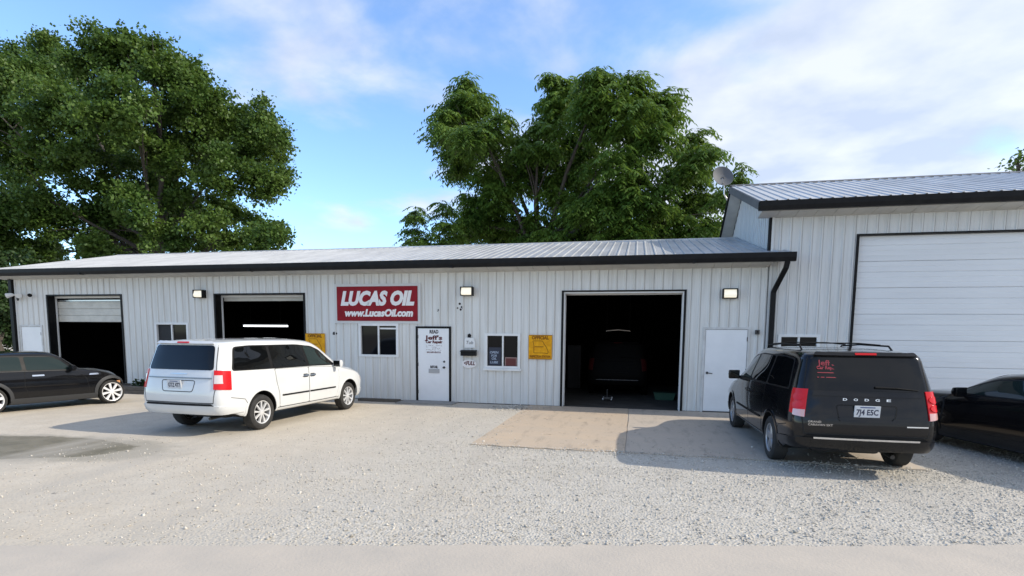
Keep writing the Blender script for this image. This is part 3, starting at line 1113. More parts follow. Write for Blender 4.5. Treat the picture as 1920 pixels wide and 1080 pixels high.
# ------------------------------------------------------------------ things on the walls
LAMPLABEL = ['lit wall pack lamp between the left bay and the van bay', 'lit wall pack lamp above the jug shaped sign', 'lit wall pack lamp above the plain white door']
for (x, z), lab in zip(((-13.02, 3.06), (-4.48, 3.07), (2.24, 2.96)), LAMPLABEL):
    t = empty('wall_lamp', lab, 'lamp', (x, -0.05, z), group='wall pack lamps on the workshop')
    MB().box(-0.17, 0.17, -0.05, 0.012, -0.12, 0.12).build('housing', BLACK, t, bevel=0.006)
    mb = MB()
    mb.prism([(-0.05, -0.10), (-0.15, -0.09), (-0.17, -0.03), (-0.12, 0.095), (-0.05, 0.10)], -0.145, 0.145, 'x')
    MB.build(mb, 'lens', LENS, t, bevel=0.006)
    mb = MB()
    mb.box(-0.17, -0.146, -0.16, -0.0505, -0.12, 0.12)
    mb.box(0.146, 0.17, -0.16, -0.0505, -0.12, 0.12)
    mb.box(-0.146, 0.146, -0.16, -0.0505, 0.101, 0.12)
    mb.build('hood', BLACK, t, bevel=0.003)
# twin security light at the left corner
t = empty('security_light', 'white twin headed security light near the left corner', 'lamp', (-20.18, -0.05, 3.06))
MB().box(-0.07, 0.07, -0.035, 0.01, -0.06, 0.06).build('base', WHITE, t, bevel=0.006)
for sx in (-1, 1):
    MB().tube([(sx * 0.04, -0.04, 0.0), (sx * 0.10, -0.10, 0.02), (sx * 0.14, -0.14, 0.02), (sx * 0.26, -0.22, -0.02)], [0.02, 0.025, 0.06, 0.085], 14).build('lamp_head', WHITE, t, smooth=40)
MB().lathe([(-0.08, 0.0), (-0.06, 0.03), (0.0, 0.04), (0.03, 0.03), (0.03, 0.0)], 'z', 12, (0, -0.07, -0.10)).build('sensor', DARKMETAL, t, smooth=40)
t = empty('security_camera', 'small dark round camera on a wall arm near the left corner', 'camera', (-19.62, -0.05, 3.07))
MB().tube([(-0.22, 0.0, 0.03), (-0.12, -0.05, 0.03), (-0.01, -0.09, 0.0)], 0.012, 8).build('arm', DARKMETAL, t)
MB().lathe([(-0.06, 0.0), (-0.045, 0.045), (0.0, 0.062), (0.045, 0.045), (0.06, 0.0)], 'y', 14, (0.02, -0.11, -0.01)).build('housing', BLACK, t, smooth=60)

# red sign
t = empty('red_sign', 'wide dark red oil sign with slanted white lettering above a window', 'sign', (-7.18, -0.05, 2.75))
MB().box(-1.24, 1.24, -0.02, 0.01, -0.485, 0.485).build('board', RED, t, bevel=0.008)
text_obj('lettering', 'LUCAS OIL', LETTER, t, (0.0, -0.022, 0.13), 0.52, 2.27, shear=0.25, bold=0.030)
text_obj('lettering', 'www.LucasOil.com', LETTER, t, (0.05, -0.022, -0.27), 0.27, 2.10, shear=0.22, bold=0.014)
mb = MB()
for x0, x1, z0, z1 in ((-1.33, 1.33, 0.487, 0.56), (-1.33, 1.33, -0.56, -0.487), (-1.33, -1.243, -0.486, 0.486), (1.243, 1.33, -0.486, 0.486)):
    mb.box(x0, x1, 0.0, 0.0095, z0, z1)
mb.build('backing_edge', mat('sign_backing', (0.60, 0.60, 0.585), 0.6), t)

# yellow inspection signs
STATE = [(-0.20, 0.17), (0.06, 0.17), (0.10, 0.10), (0.17, 0.0), (0.22, -0.12), (0.20, -0.17), (0.14, -0.15), (-0.17, -0.15), (-0.17, 0.05)]
for (x, z), lab in (((-2.455, 1.585), 'yellow official inspection sign between the second window and the open bay'),
                    ((-9.16, 1.57), 'yellow official inspection sign half hidden by the white van')):
    t = empty('yellow_sign', lab, 'sign', (x, -0.045, z), group='yellow inspection signs')
    MB().box(-0.315, 0.315, -0.018, 0.012, -0.325, 0.325).build('board', YELLOW, t, bevel=0.01)
    mb = MB()
    n = len(STATE)
    for i in range(n):
        a, b = Vector(STATE[i]), Vector(STATE[(i + 1) % n])
        d = (b - a).normalized()
        q = Vector((-d.y, d.x)) * 0.007
        vs = [(p.x, yy, p.y - 0.005) for yy in (-0.0185, -0.0225) for p in (a - q, b - q, b + q, a + q)]
        mb.add(vs, [(0, 1, 2, 3), (7, 6, 5, 4), (0, 4, 5, 1), (1, 5, 6, 2), (2, 6, 7, 3), (3, 7, 4, 0)])
    mb.box(-0.15, 0.09, -0.0225, -0.0185, 0.0, 0.018)
    for q in ((-0.315, 0.315, 0.305, 0.318), (-0.315, 0.315, -0.318, -0.305)):
        mb.box(q[0] + 0.01, q[1] - 0.01, -0.0225, -0.0185, q[2], q[3])
    mb.build('state_outline', YDARK, t)
    text_obj('lettering', 'OFFICIAL', YDARK, t, (0, -0.0185, 0.245), 0.12, 0.46, bold=0.006)
    text_obj('lettering', 'INSPECTION STATION', YDARK, t, (0, -0.0185, -0.255), 0.085, 0.56, bold=0.004)

# jug shaped sign, mailbox, oval sticker
t = empty('jug_sign', 'small white jug shaped sign with black cap above the mailbox', 'sign', (-4.43, -0.045, 1.70))
MB().prism([(-0.14, -0.16), (0.16, -0.16), (0.165, -0.02), (0.12, 0.11), (-0.10, 0.12), (-0.14, 0.06)], -0.012, 0.01, 'y').build('board', WHITE, t)
MB().prism([(-0.05, 0.12), (0.04, 0.12), (0.05, 0.19), (0.0, 0.23), (-0.05, 0.20)], -0.014, 0.01, 'y').build('cap', BLACK, t)
text_obj('lettering', 'Tub', INK, t, (0.0, -0.0125, -0.02), 0.13, 0.2, shear=0.2, extrude=0.001)
t = empty('mailbox', 'black wall mounted mailbox under the jug shaped sign', 'mailbox', (-4.44, -0.045, 1.395))
MB().box(-0.215, 0.215, -0.11, 0.012, -0.075, 0.05).build('body', BLACK, t, bevel=0.008)
MB().prism([(0.012, 0.085), (-0.135, 0.055), (-0.135, 0.04), (0.012, 0.07)], -0.225, 0.225, 'x').build('lid', BLACK, t)
mb = MB()
ov = [(0.21 * math.cos(k * math.pi / 12), 0.12 * math.sin(k * math.pi / 12)) for k in range(24)]
t = empty('oval_sticker', 'white oval sticker with dark red print under the mailbox', 'sticker', (-4.44, -0.040, 1.10))
mb.prism(ov, -0.004, 0.008, 'y').build('decal', LETTER, t)
text_obj('lettering', '<FULL', INKRED, t, (0, -0.0045, 0.01), 0.15, 0.32, shear=0.25, bold=0.006, extrude=0.001)
t = empty('wall_box', 'small dark electrical box right of the plain white door', 'box', (2.92, -0.04, 2.03))
MB().box(-0.05, 0.05, -0.05, 0.01, -0.06, 0.05).build('cover', DARKMETAL, t, bevel=0.008)
MB().box(-0.015, 0.015, -0.06, -0.0505, -0.02, 0.02).build('switch', BLACK, t)
# spots of dark mud on the siding
for (px, py, r), lab in (((627, 625, 0.055), 'dark mud daub on the siding beside the red sign'), ((864, 579, 0.07), 'dark mud daub on the siding below the middle wall lamp'), ((822, 582, 0.03), 'tiny dark mud spot above the lettered door')):
    p = on_y(px, py, -0.016)
    mb = MB()
    for k in range(5):
        c = (random.gauss(0, r * 0.7), 0, random.gauss(0, r * 0.7))
        rr = r * random.uniform(0.35, 0.75)
        mb.lathe([(-0.018, 0.0), (-0.013, rr * 0.6), (0.006, rr)], 'y', 8, c)
    o = mb.build('mud_daub', INK, None, smooth=60, loc=p)
    tag(o, lab, 'mud', group='mud daubs on the siding')
# things behind the second window
t = empty('window_board', 'dark board with white handwriting inside the sliding window', 'board', (-3.72, -0.006, 1.30))
MB().box(-0.17, 0.17, -0.002, 0.012, -0.22, 0.26).build('panel', mat('board_navy', (0.02, 0.025, 0.045), 0.6), t)
for s, z, w in (('OPEN', 0.12, 0.24), ('FOR', 0.03, 0.16), ('OIL', -0.05, 0.14), ('LUBE', -0.15, 0.22)):
    text_obj('lettering', s, mat('chalk', (0.35, 0.42, 0.52), 0.8), t, (-0.02, -0.0025, z), 0.085, w, shear=0.1, bold=0.002, extrude=0.0008)
t = empty('red_box', 'dark red box with a pale frame inside the sliding window', 'box', (-3.265, -0.006, 1.17))
MB().box(-0.165, 0.165, 0.0, 0.012, -0.11, 0.12).build('body', mat('dull_red', (0.11, 0.02, 0.018), 0.6), t)
mb = MB()
for q in ((-0.165, 0.165, 0.10, 0.125), (-0.165, -0.14, -0.11, 0.10), (0.14, 0.165, -0.11, 0.10)):
    mb.box(q[0], q[1], -0.005, -0.0005, q[2], q[3])
mb.build('frame', mat('dull_pink', (0.30, 0.19, 0.17), 0.6), t)
# hanging tube lamp in the second bay
t = empty('tube_lamp', 'lit white tube lamp hanging in the dark bay behind the white van', 'lamp', (-12.73, 2.5, 2.14))
MB().tube([(-0.88, 0, 0), (0.88, 0, 0)], 0.028, 10).build('tube', TUBE, t)
MB().box(-0.92, 0.92, -0.05, 0.05, 0.05, 0.10).build('housing', DARKMETAL, t)
for sx in (-1, 1):
    MB().tube([(sx * 0.6, 0, 0.1), (sx * 0.6, 0, 1.41)], 0.006, 5).build('chain', DARKMETAL, t)
# things in the open bay
t = empty('pull_bar', 'thin metal bar hanging over the vehicle in the open bay', 'bar', (-0.50, 2.6, 2.06))
MB().tube([(-0.36, 0, -0.02), (-0.34, 0, 0), (0, 0, 0.03), (0.34, 0, 0), (0.36, 0, -0.02)], 0.012, 6).build('rail', METAL, t)
for sx in (-1, 1):
    MB().tube([(sx * 0.34, 0, 0.0), (sx * 0.34, 0, 1.48)], 0.005, 5).build('cord', BLACKP, t)
t = empty('floor_jack', 'small floor jack with upright handle under the vehicle in the bay', 'jack', (-0.74, 1.75, 0.006))
MB().box(-0.11, 0.11, -0.05, 0.5, 0.03, 0.10).build('chassis', DARKMETAL, t, bevel=0.01)
for sx in (-1, 1):
    for y in (0.0, 0.45):
        MB().lathe([(sx * 0.12 - 0.02, 0.0), (sx * 0.12 - 0.02, 0.035), (sx * 0.12 + 0.02, 0.035), (sx * 0.12 + 0.02, 0.0)], 'x', 12, (0, y, 0.036)).build('wheel', METAL, t)
MB().tube([(0, -0.02, 0.08), (0, -0.14, 0.34)], 0.014, 8).build('handle', METAL, t)
t = empty('green_tub', 'dark green plastic tub on the floor of the open bay', 'tub', (0.92, 2.5, 0.006))
mb = MB()
mb.prism([(-0.26, 0.0), (0.26, 0.0), (0.31, 0.20), (-0.31, 0.20)], -0.2, 0.2, 'y').build('body', mat('tub_green', (0.008, 0.06, 0.033), 0.6), t, bevel=0.01)
MB().box(-0.33, 0.33, -0.23, 0.23, 0.2, 0.225).build('lid', mat('tub_green_lid', (0.006, 0.045, 0.025), 0.6), t, bevel=0.006)
t = empty('metal_cabinet', 'grey metal cabinet against the left wall of the open bay', 'cabinet', (-2.12, 5.6, 0.006))
MB().box(-0.24, 0.24, -0.28, 0.28, 0, 1.55).build('body', mat('cabinet_grey', (0.025, 0.025, 0.025), 0.6), t, bevel=0.01)
MB().box(-0.22, 0.22, -0.296, -0.281, 0.05, 1.5).build('door', mat('cabinet_grey', (0.025, 0.025, 0.025), 0.6), t, bevel=0.004)

# satellite dish by the tall gable
t = empty('satellite_dish', 'grey satellite dish on a pole at the tall gable', 'dish', (2.60, 4.35, 6.15))
mb = MB()
prof = [(0.10 * (1 - (r / 0.33) ** 2), r) for r in np.linspace(0.0, 0.33, 8)]
mb.lathe(prof, 'y', 28)
mb.lathe([(a - 0.01, r) for a, r in prof], 'y', 28)
mb.lathe([(0.0, 0.33), (-0.01, 0.336), (-0.01, 0.33)], 'y', 28)
o = mb.build('reflector', mat('dish_grey', (0.10, 0.105, 0.115), 0.7), t, smooth=60, loc=(-0.05, -0.12, 0.78))
o.rotation_euler = (math.radians(-18), 0, math.radians(18))
MB().tube([(0.14, 0.0, 0.05), (0.02, 0.0, 0.25), (0.0, 0.0, 0.72), (-0.03, -0.06, 0.78)], 0.025, 10).build('mast', METAL, t)
MB().tube([(-0.02, -0.10, 0.55), (-0.10, -0.42, 0.52), (-0.12, -0.50, 0.60)], 0.014, 8).build('feed_arm', METAL, t)

# timber edged bed with a plant
t = empty('timber_bed', 'low weathered timber flower bed at the wall beside the left bay', 'planter', (-14.95, -0.45, 0))
for i, (z0, z1) in enumerate(((0.0, 0.115), (0.12, 0.235))):
    MB().box(-1.0, 1.0, -0.44, -0.30, z0, z1).build('timber', WOOD, t, bevel=0.012)
    for x in (-1.0, 0.88):
        MB().box(x, x + 0.12, -0.295, 0.38, z0, z1).build('timber', WOOD, t, bevel=0.012)
MB().box(-0.87, 0.87, -0.295, 0.39, 0.0, 0.20).build('soil_fill', SOIL, t)
SHADE_STRIP = MB().box(-0.62, 0.62, -0.09, 0.09, 0.0, 0.10).build('shade_soil_strip', WOOD, None, bevel=0.015, loc=(-6.98, -0.38, -0.02))  # beam-shaped dark strip standing in for shade and dark soil along the wall
tag(SHADE_STRIP, 'low dark strip added for the shade and dark soil at the foot of the wall', 'timber')


# ------------------------------------------------------------------ vehicles
def pchip(xk, yk, x):
    """monotone cubic through the keys (scalar keys), numpy"""
    xk, yk, x = np.asarray(xk, float), np.asarray(yk, float), np.clip(np.asarray(x, float), xk[0], xk[-1])
    h = np.diff(xk)
    d = np.diff(yk) / h
    m = np.zeros_like(yk)
    m[0], m[-1] = d[0], d[-1]
    for i in range(1, len(yk) - 1):
        if d[i - 1] * d[i] > 0:
            w1, w2 = 2 * h[i] + h[i - 1], h[i] + 2 * h[i - 1]
            m[i] = (w1 + w2) / (w1 / d[i - 1] + w2 / d[i])
    i = np.clip(np.searchsorted(xk, x, side='right') - 1, 0, len(h) - 1)
    t = (x - xk[i]) / h[i]
    return (yk[i] * (1 + 2 * t) * (1 - t) ** 2 + m[i] * h[i] * t * (1 - t) ** 2 + yk[i + 1] * t * t * (3 - 2 * t) + m[i + 1] * h[i] * t * t * (t - 1))


def keyed(keys):
    if isinstance(keys, (int, float)):
        return lambda y: np.full_like(np.asarray(y, float), keys)
    k = sorted(keys)
    return lambda y: pchip([a for a, b in k], [b for a, b in k], y)


def car_body(spec, paint, root):
    g = {n: keyed(spec[n]) for n in ('T', 'Z6', 'X6', 'Z4', 'X4', 'X3')}
    yr, yf = np.array(spec['yr'], float), np.array(spec['yf'], float)
    z3, z2, z1 = spec['z3'], spec['z2'], spec['z1']

    def level(k, y):
        lift = spec.get('lift', 0.0) * min(1.0, max(0.0, (-1.95 - y) / 0.25))
        z1, z2 = spec['z1'] + lift, spec['z2'] + lift
        if k == 0:
            return 0.0, z1
        if k == 1:
            return float(g['X3'](y)) * 0.86, z1
        if k == 2:
            return float(g['X3'](y)) - 0.03, z2
        if k == 3:
            return float(g['X3'](y)), min(z3, float(g['Z4'](y)) - 0.06)
        z4, x4, z6, x6 = (float(g[n](y)) for n in ('Z4', 'X4', 'Z6', 'X6'))
        z4 = min(z4, z6 - 0.02)
        if k == 4:
            return x4, z4
        if k == 5:
            return x4 + (x6 - x4) * 0.56, z4 + (z6 - z4) * 0.66
        if k == 6:
            return x6, z6
        T = max(float(g['T'](y)), z6 + 0.01)
        if k == 7:
            return x6 * 0.58, z6 + (T - z6) * 0.80
        return 0.0, T

    ts = spec.get('ts', [0, .05, .12, .2, .28, .36, .44, .52, .6, .66, .72, .77, .82, .87, .92, .96, 1])
    U = []
    for fx, off in ((0.0, 0.0), (0.5, 0.008), (0.86, 0.045), (0.965, 0.125)):
        row = []
        for k in range(9):
            y = yr[k] + off
            x, z = level(k, yr[k] + 0.28)
            z = level(k, yr[k])[1]
            row.append((x * fx, y, level(k, y)[1] if k > 4 else z))
        U.append(row)
    for t in ts:
        row = []
        for k in range(9):
            a, b = yr[k] + 0.30, yf[k] - 0.36
            y = a + t * (b - a)
            x, z = level(k, y)
            row.append((x, y, z))
        U.append(row)
    for fx, off in ((0.955, 0.21), (0.82, 0.10), (0.45, 0.025), (0.0, 0.0)):
        row = []
        for k in range(9):
            y = yf[k] - off
            x, z = level(k, yf[k] - 0.34)
            row.append((x * fx, y, level(k, y)[1] if k > 3 else z))
        U.append(row)
    P = np.array(U)                                   # nu x 9 x 3
    mir = np.array([-1, 1, 1.0])
    P = np.concatenate([P[2:0:-1] * mir, P, P[-2:-4:-1] * mir])
    nu = P.shape[0]
    uq = np.concatenate([np.arange(2, nu - 3)[:, None] + np.arange(4)[None] / 4]).ravel()
    uq = np.append(uq, nu - 3)
    Q = np.stack([np.stack([pchip(np.arange(nu), P[:, k, c], uq) for c in range(3)], -1) for k in range(9)], 1)
    Q = np.concatenate([Q[:, 2:0:-1] * mir, Q, Q[:, -2:-4:-1] * mir], 1)
    kq = np.append((np.arange(2, 10)[:, None] + np.arange(4)[None] / 4).ravel(), 10)
    S = np.empty((len(uq), len(kq), 3))
    for i in range(len(uq)):
        for c in range(3):
            S[i, :, c] = pchip(np.arange(13), Q[i, :, c], kq)
    S[:, 0, 0] = 0
    S[:, -1, 0] = 0
    S[0, :, 0] = 0
    S[-1, :, 0] = 0
    a, b = S.shape[:2]
    V = S.reshape(-1, 3)
    Fc = [(i * b + j, i * b + j + 1, (i + 1) * b + j + 1, (i + 1) * b + j) for i in range(a - 1) for j in range(b - 1)]
    n = len(V)
    Vm = V * mir
    V2 = np.concatenate([V, Vm])
    F2 = Fc + [tuple(n + q for q in reversed(f)) for f in Fc]
    me = bpy.data.meshes.new('body')
    me.from_pydata(V2.tolist(), [], F2)
    bm = bmesh.new()
    bm.from_mesh(me)
    bmesh.ops.remove_doubles(bm, verts=bm.verts, dist=0.0012)
    bmesh.ops.dissolve_degenerate(bm, edges=bm.edges, dist=0.0005)
    bmesh.ops.recalc_face_normals(bm, faces=bm.faces)
    bvh = BVHTree.FromBMesh(bm)
    bm.to_mesh(me)
    bm.free()
    o = link('body', me, [paint, BLACKP], root)
    # wheel wells cut out of the body
    ra = spec['arch']
    cut = MB()
    for sy in spec['axles']:
        for sx in (-1, 1):
            xs = sorted((sx * 0.60, sx * 1.3))
            n = 40
            prof = [(sy + ra * math.cos(2 * math.pi * k / n), spec['wr'] + 0.012 + ra * math.sin(2 * math.pi * k / n)) for k in range(n)]
            cut.prism(prof, xs[0], xs[1], 'x')
    co = cut.build('well_cutter', BLACKP, root)
    md = o.modifiers.new('cut', 'BOOLEAN')
    md.operation = 'DIFFERENCE'
    md.solver = 'EXACT'
    md.object = co
    bpy.context.view_layer.update()
    dg = bpy.context.evaluated_depsgraph_get()
    dg.update()
    me2 = bpy.data.meshes.new_from_object(o.evaluated_get(dg))
    o.modifiers.clear()
    o.data = me2
    me2.name = 'body'
    bpy.data.objects.remove(co)
    me2.materials.clear()
    me2.materials.append(paint)
    me2.materials.append(BLACKP)
    for p in me2.polygons:
        c = p.center
        dark = p.normal.z < -0.75 and c.z < z2 + 0.03
        for sy in spec['axles']:
            if abs(c.x) > 0.55 and abs(c.x) < 1.2 and math.hypot(c.y - sy, c.z - spec['wr'] - 0.012) < ra + 0.004:
                r = Vector((0, c.y - sy, c.z - spec['wr'] - 0.012))
                if p.normal.dot(r) < -0.3 * r.length or (abs(p.normal.x) > 0.9 and abs(abs(c.x) - 0.6) < 0.02):
                    dark = True
        p.material_index = 1 if dark else 0
        p.use_smooth = True
    me2.set_sharp_from_angle(angle=math.radians(38))
    return o, bvh


def round_poly(p, r, n=4):
    out = []
    m = len(p)
    for i in range(m):
        a, b, c = Vector(p[i - 1]), Vector(p[i]), Vector(p[(i + 1) % m])
        ra = min(r, (a - b).length * 0.45)
        rc = min(r, (c - b).length * 0.45)
        s, e = b + (a - b).normalized() * ra, b + (c - b).normalized() * rc
        for k in range(n + 1):
            t = k / n
            out.append(tuple(s * (1 - t) ** 2 + b * 2 * t * (1 - t) + e * t * t))
    return out


def clip_cell(poly, x0, x1, y0, y1):
    for ax, lim, sg in ((0, x0, 1), (0, x1, -1), (1, y0, 1), (1, y1, -1)):
        out = []
        for i in range(len(poly)):
            a, b = poly[i - 1], poly[i]
            ia, ib = (a[ax] - lim) * sg >= -1e-9, (b[ax] - lim) * sg >= -1e-9
            if ia != ib:
                t = (lim - a[ax]) / (b[ax] - a[ax])
                out.append((a[0] + (b[0] - a[0]) * t, a[1] + (b[1] - a[1]) * t))
            if ib:
                out.append(b)
        poly = out
        if len(poly) < 3:
            return []
    return poly


def proj_side(bvh, s):
    return lambda a, b: bvh.ray_cast(Vector((s * 3, a, b)), Vector((-s, 0, 0)))


def proj_rear(bvh):
    return lambda a, b: bvh.ray_cast(Vector((a, -5, b)), Vector((0, 1, 0)))


def proj_front(bvh, tilt=0.0):
    d = Vector((0, -math.cos(tilt), -math.sin(tilt)))
    return lambda a, b: bvh.ray_cast(Vector((a, 0, b)) - d * 5 * 1.0 + Vector((0, 0, 0)), d)


def proj_top(bvh):
    return lambda a, b: bvh.ray_cast(Vector((a, b, 4)), Vector((0, 0, -1)))


def proj_wrap(bvh, yc, back=True):
    sg = -1 if back else 1

    def f(a, b):
        t = math.radians(a)
        d = Vector((math.sin(t), sg * math.cos(t), 0))
        h = bvh.ray_cast(Vector((0, yc, b)), d)
        if h[0] is None:
            return h
        n = h[1] if h[1].dot(d) > 0 else -h[1]
        return h[0], n, h[2], h[3]
    return f


def patch(name, poly, pf, m, parent, off=0.004, cell=0.06, thick=None, cellx=None):
    """a panel lying on the body: outline in the projection's own 2D, thickness given by its rim"""
    cx = cellx or cell
    xs = [p[0] for p in poly]
    ys = [p[1] for p in poly]
    V, idx, faces = [], {}, []
    hits = {}

    def vert(p):
        k = (round(p[0], 5), round(p[1], 5))
        if k not in idx:
            h = pf(*p)
            if h[0] is None:
                return None
            idx[k] = len(V)
            V.append(h[0] + h[1] * off)
            hits[idx[k]] = h[0] - h[1] * 0.004
        return idx[k]
    nx = max(1, int(math.ceil((max(xs) - min(xs)) / cx)))
    ny = max(1, int(math.ceil((max(ys) - min(ys)) / cell)))
    dx, dy = (max(xs) - min(xs)) / nx, (max(ys) - min(ys)) / ny
    for i in range(nx):
        for j in range(ny):
            c = clip_cell(poly, min(xs) + i * dx, min(xs) + (i + 1) * dx, min(ys) + j * dy, min(ys) + (j + 1) * dy)
            if len(c) < 3:
                continue
            f = []
            for p in c:
                v = vert(p)
                if v is None:
                    f = None
                    break
                if v not in f:
                    f.append(v)
            if f and len(f) >= 3:
                faces.append(f)
    # rim down to the body
    cnt = {}
    for f in faces:
        for i in range(len(f)):
            e = (f[i - 1], f[i])
            cnt[tuple(sorted(e))] = cnt.get(tuple(sorted(e)), []) + [e]
    low = {}
    for es in list(cnt.values()):
        if len(es) == 1:
            a, b = es[0]
            for v in (a, b):
                if v not in low:
                    low[v] = len(V)
                    V.append(hits[v])
            faces.append([b, a, low[a], low[b]])
    me = bpy.data.meshes.new(name)
    me.from_pydata([tuple(v) for v in V], [], faces)
    bm = bmesh.new()
    bm.from_mesh(me)
    bmesh.ops.recalc_face_normals(bm, faces=bm.faces)
    bm.to_mesh(me)
    bm.free()
    me.polygons.foreach_set('use_smooth', [True] * len(me.polygons))
    me.set_sharp_from_angle(angle=math.radians(32))
    return link(name, me, m, parent)


def ring_patch(name, cy, cz, r0, r1, a0, a1, n, pf, m, parent, off):
    """an arched lip on the body side"""
    V, F_ = [], []
    prev = None
    for i in range(n + 1):
        t = a0 + (a1 - a0) * i / n
        c = len(V)
        ok = True
        row = []
        for r in (r0, (r0 + r1) / 2, r1):
            h = pf(cy + r * math.cos(t), cz + r * math.sin(t))
            if h[0] is None:
                ok = False
                break
            row.append(h)
        if not ok:
            prev = None
            continue
        V += [row[0][0] - row[0][1] * 0.03, row[0][0] + row[0][1] * off, row[1][0] + row[1][1] * off * 1.1, row[2][0] + row[2][1] * off * 0.6, row[2][0] - row[2][1] * 0.004]
        if prev is not None:
            F_ += [(prev + j, prev + j + 1, c + j + 1, c + j) for j in range(4)]
        prev = c
    me = bpy.data.meshes.new(name)
    me.from_pydata([tuple(v) for v in V], [], F_)
    bm = bmesh.new()
    bm.from_mesh(me)
    bmesh.ops.recalc_face_normals(bm, faces=bm.faces)
    bm.to_mesh(me)
    bm.free()
    me.polygons.foreach_set('use_smooth', [True] * len(me.polygons))
    me.set_sharp_from_angle(angle=math.radians(40))
    return link(name, me, m, parent)


def ribbon_poly(pts, w):
    pts = [Vector(p) for p in pts]
    L_, R_ = [], []
    for i, p in enumerate(pts):
        t = (pts[min(i + 1, len(pts) - 1)] - pts[max(0, i - 1)]).normalized()
        n = Vector((-t.y, t.x)) * w / 2
        L_.append(tuple(p + n))
        R_.append(tuple(p - n))
    return L_ + R_[::-1]


def ribbon(name, pts, w, pf, m, parent, off=0.003):
    """a narrow strip following a line on the body (seam, moulding)"""
    V, F_ = [], []
    fine = []
    for a, b in zip(pts, pts[1:]):
        a, b = Vector(a), Vector(b)
        k = max(1, int((b - a).length / 0.06))
        fine += [a.lerp(b, i / k) for i in range(k)]
    fine.append(Vector(pts[-1]))
    prev = None
    for i, p in enumerate(fine):
        t = (fine[min(i + 1, len(fine) - 1)] - fine[max(0, i - 1)]).normalized()
        n = Vector((-t.y, t.x)) * w / 2
        ha, hb = pf(*(p + n)), pf(*(p - n))
        if ha[0] is None or hb[0] is None:
            prev = None
            continue
        c = len(V)
        V += [ha[0] - ha[1] * 0.004, ha[0] + ha[1] * off, hb[0] + hb[1] * off, hb[0] - hb[1] * 0.004]
        if prev is not None:
            F_ += [(prev + j, prev + j + 1, c + j + 1, c + j) for j in range(3)]
        prev = c
    me = bpy.data.meshes.new(name)
    me.from_pydata([tuple(v) for v in V], [], F_)
    return link(name, me, m, parent)


def paint(name, c, rough=0.35, c2=None):
    m = mat(name, c, rough if c[0] > 0.1 else 0.15, coat=1.0, c2=c2, scale=1.7, lo=0.4, hi=0.8)
    if c[0] < 0.1:
        p = m.node_tree.nodes['Principled BSDF']
        p.inputs['Coat IOR'].default_value = 1.38
        p.inputs['Specular IOR Level'].default_value = 0.08
    return m


WHITEP = paint('white_car_paint', (0.66, 0.67, 0.665), 0.35, (0.60, 0.605, 0.595))
BLACKCAR = paint('black_car_paint', (0.006, 0.006, 0.007), 0.3, (0.010, 0.0095, 0.0095))
FLARE = mat('grey_plastic', (0.030, 0.031, 0.033), 0.65)
CARGLASS = mat('tinted_glass', (0.004, 0.0045, 0.005), 0.02, spec=0.36)
CARGLASS2 = mat('green_glass', (0.014, 0.024, 0.022), 0.03, spec=0.4)
SEAM = mat('panel_gap', (0.010, 0.010, 0.010), 0.9)
SEAMW = mat('panel_gap_light', (0.10, 0.10, 0.10), 0.9)
CHROME = mat('chrome', (0.75, 0.75, 0.76), 0.12, 1.0)
ALLOY = mat('alloy', (0.78, 0.78, 0.78), 0.33, 0.45)
RUBBER = mat('tyre_rubber', (0.016, 0.016, 0.016), 0.85, c2=(0.035, 0.033, 0.030), scale=5)
REDLENS = mat('red_lens', (0.58, 0.010, 0.014), 0.2, spec=0.35)
CLEARLENS = mat('clear_lens', (0.62, 0.56, 0.55), 0.12, coat=1.0)
PINKLENS = mat('pale_red_lens', (0.62, 0.36, 0.34), 0.15, coat=1.0)
AMBER = mat('amber_lens', (0.6, 0.30, 0.14), 0.2)
PLATE = mat('plate', (0.60, 0.62, 0.64), 0.4)


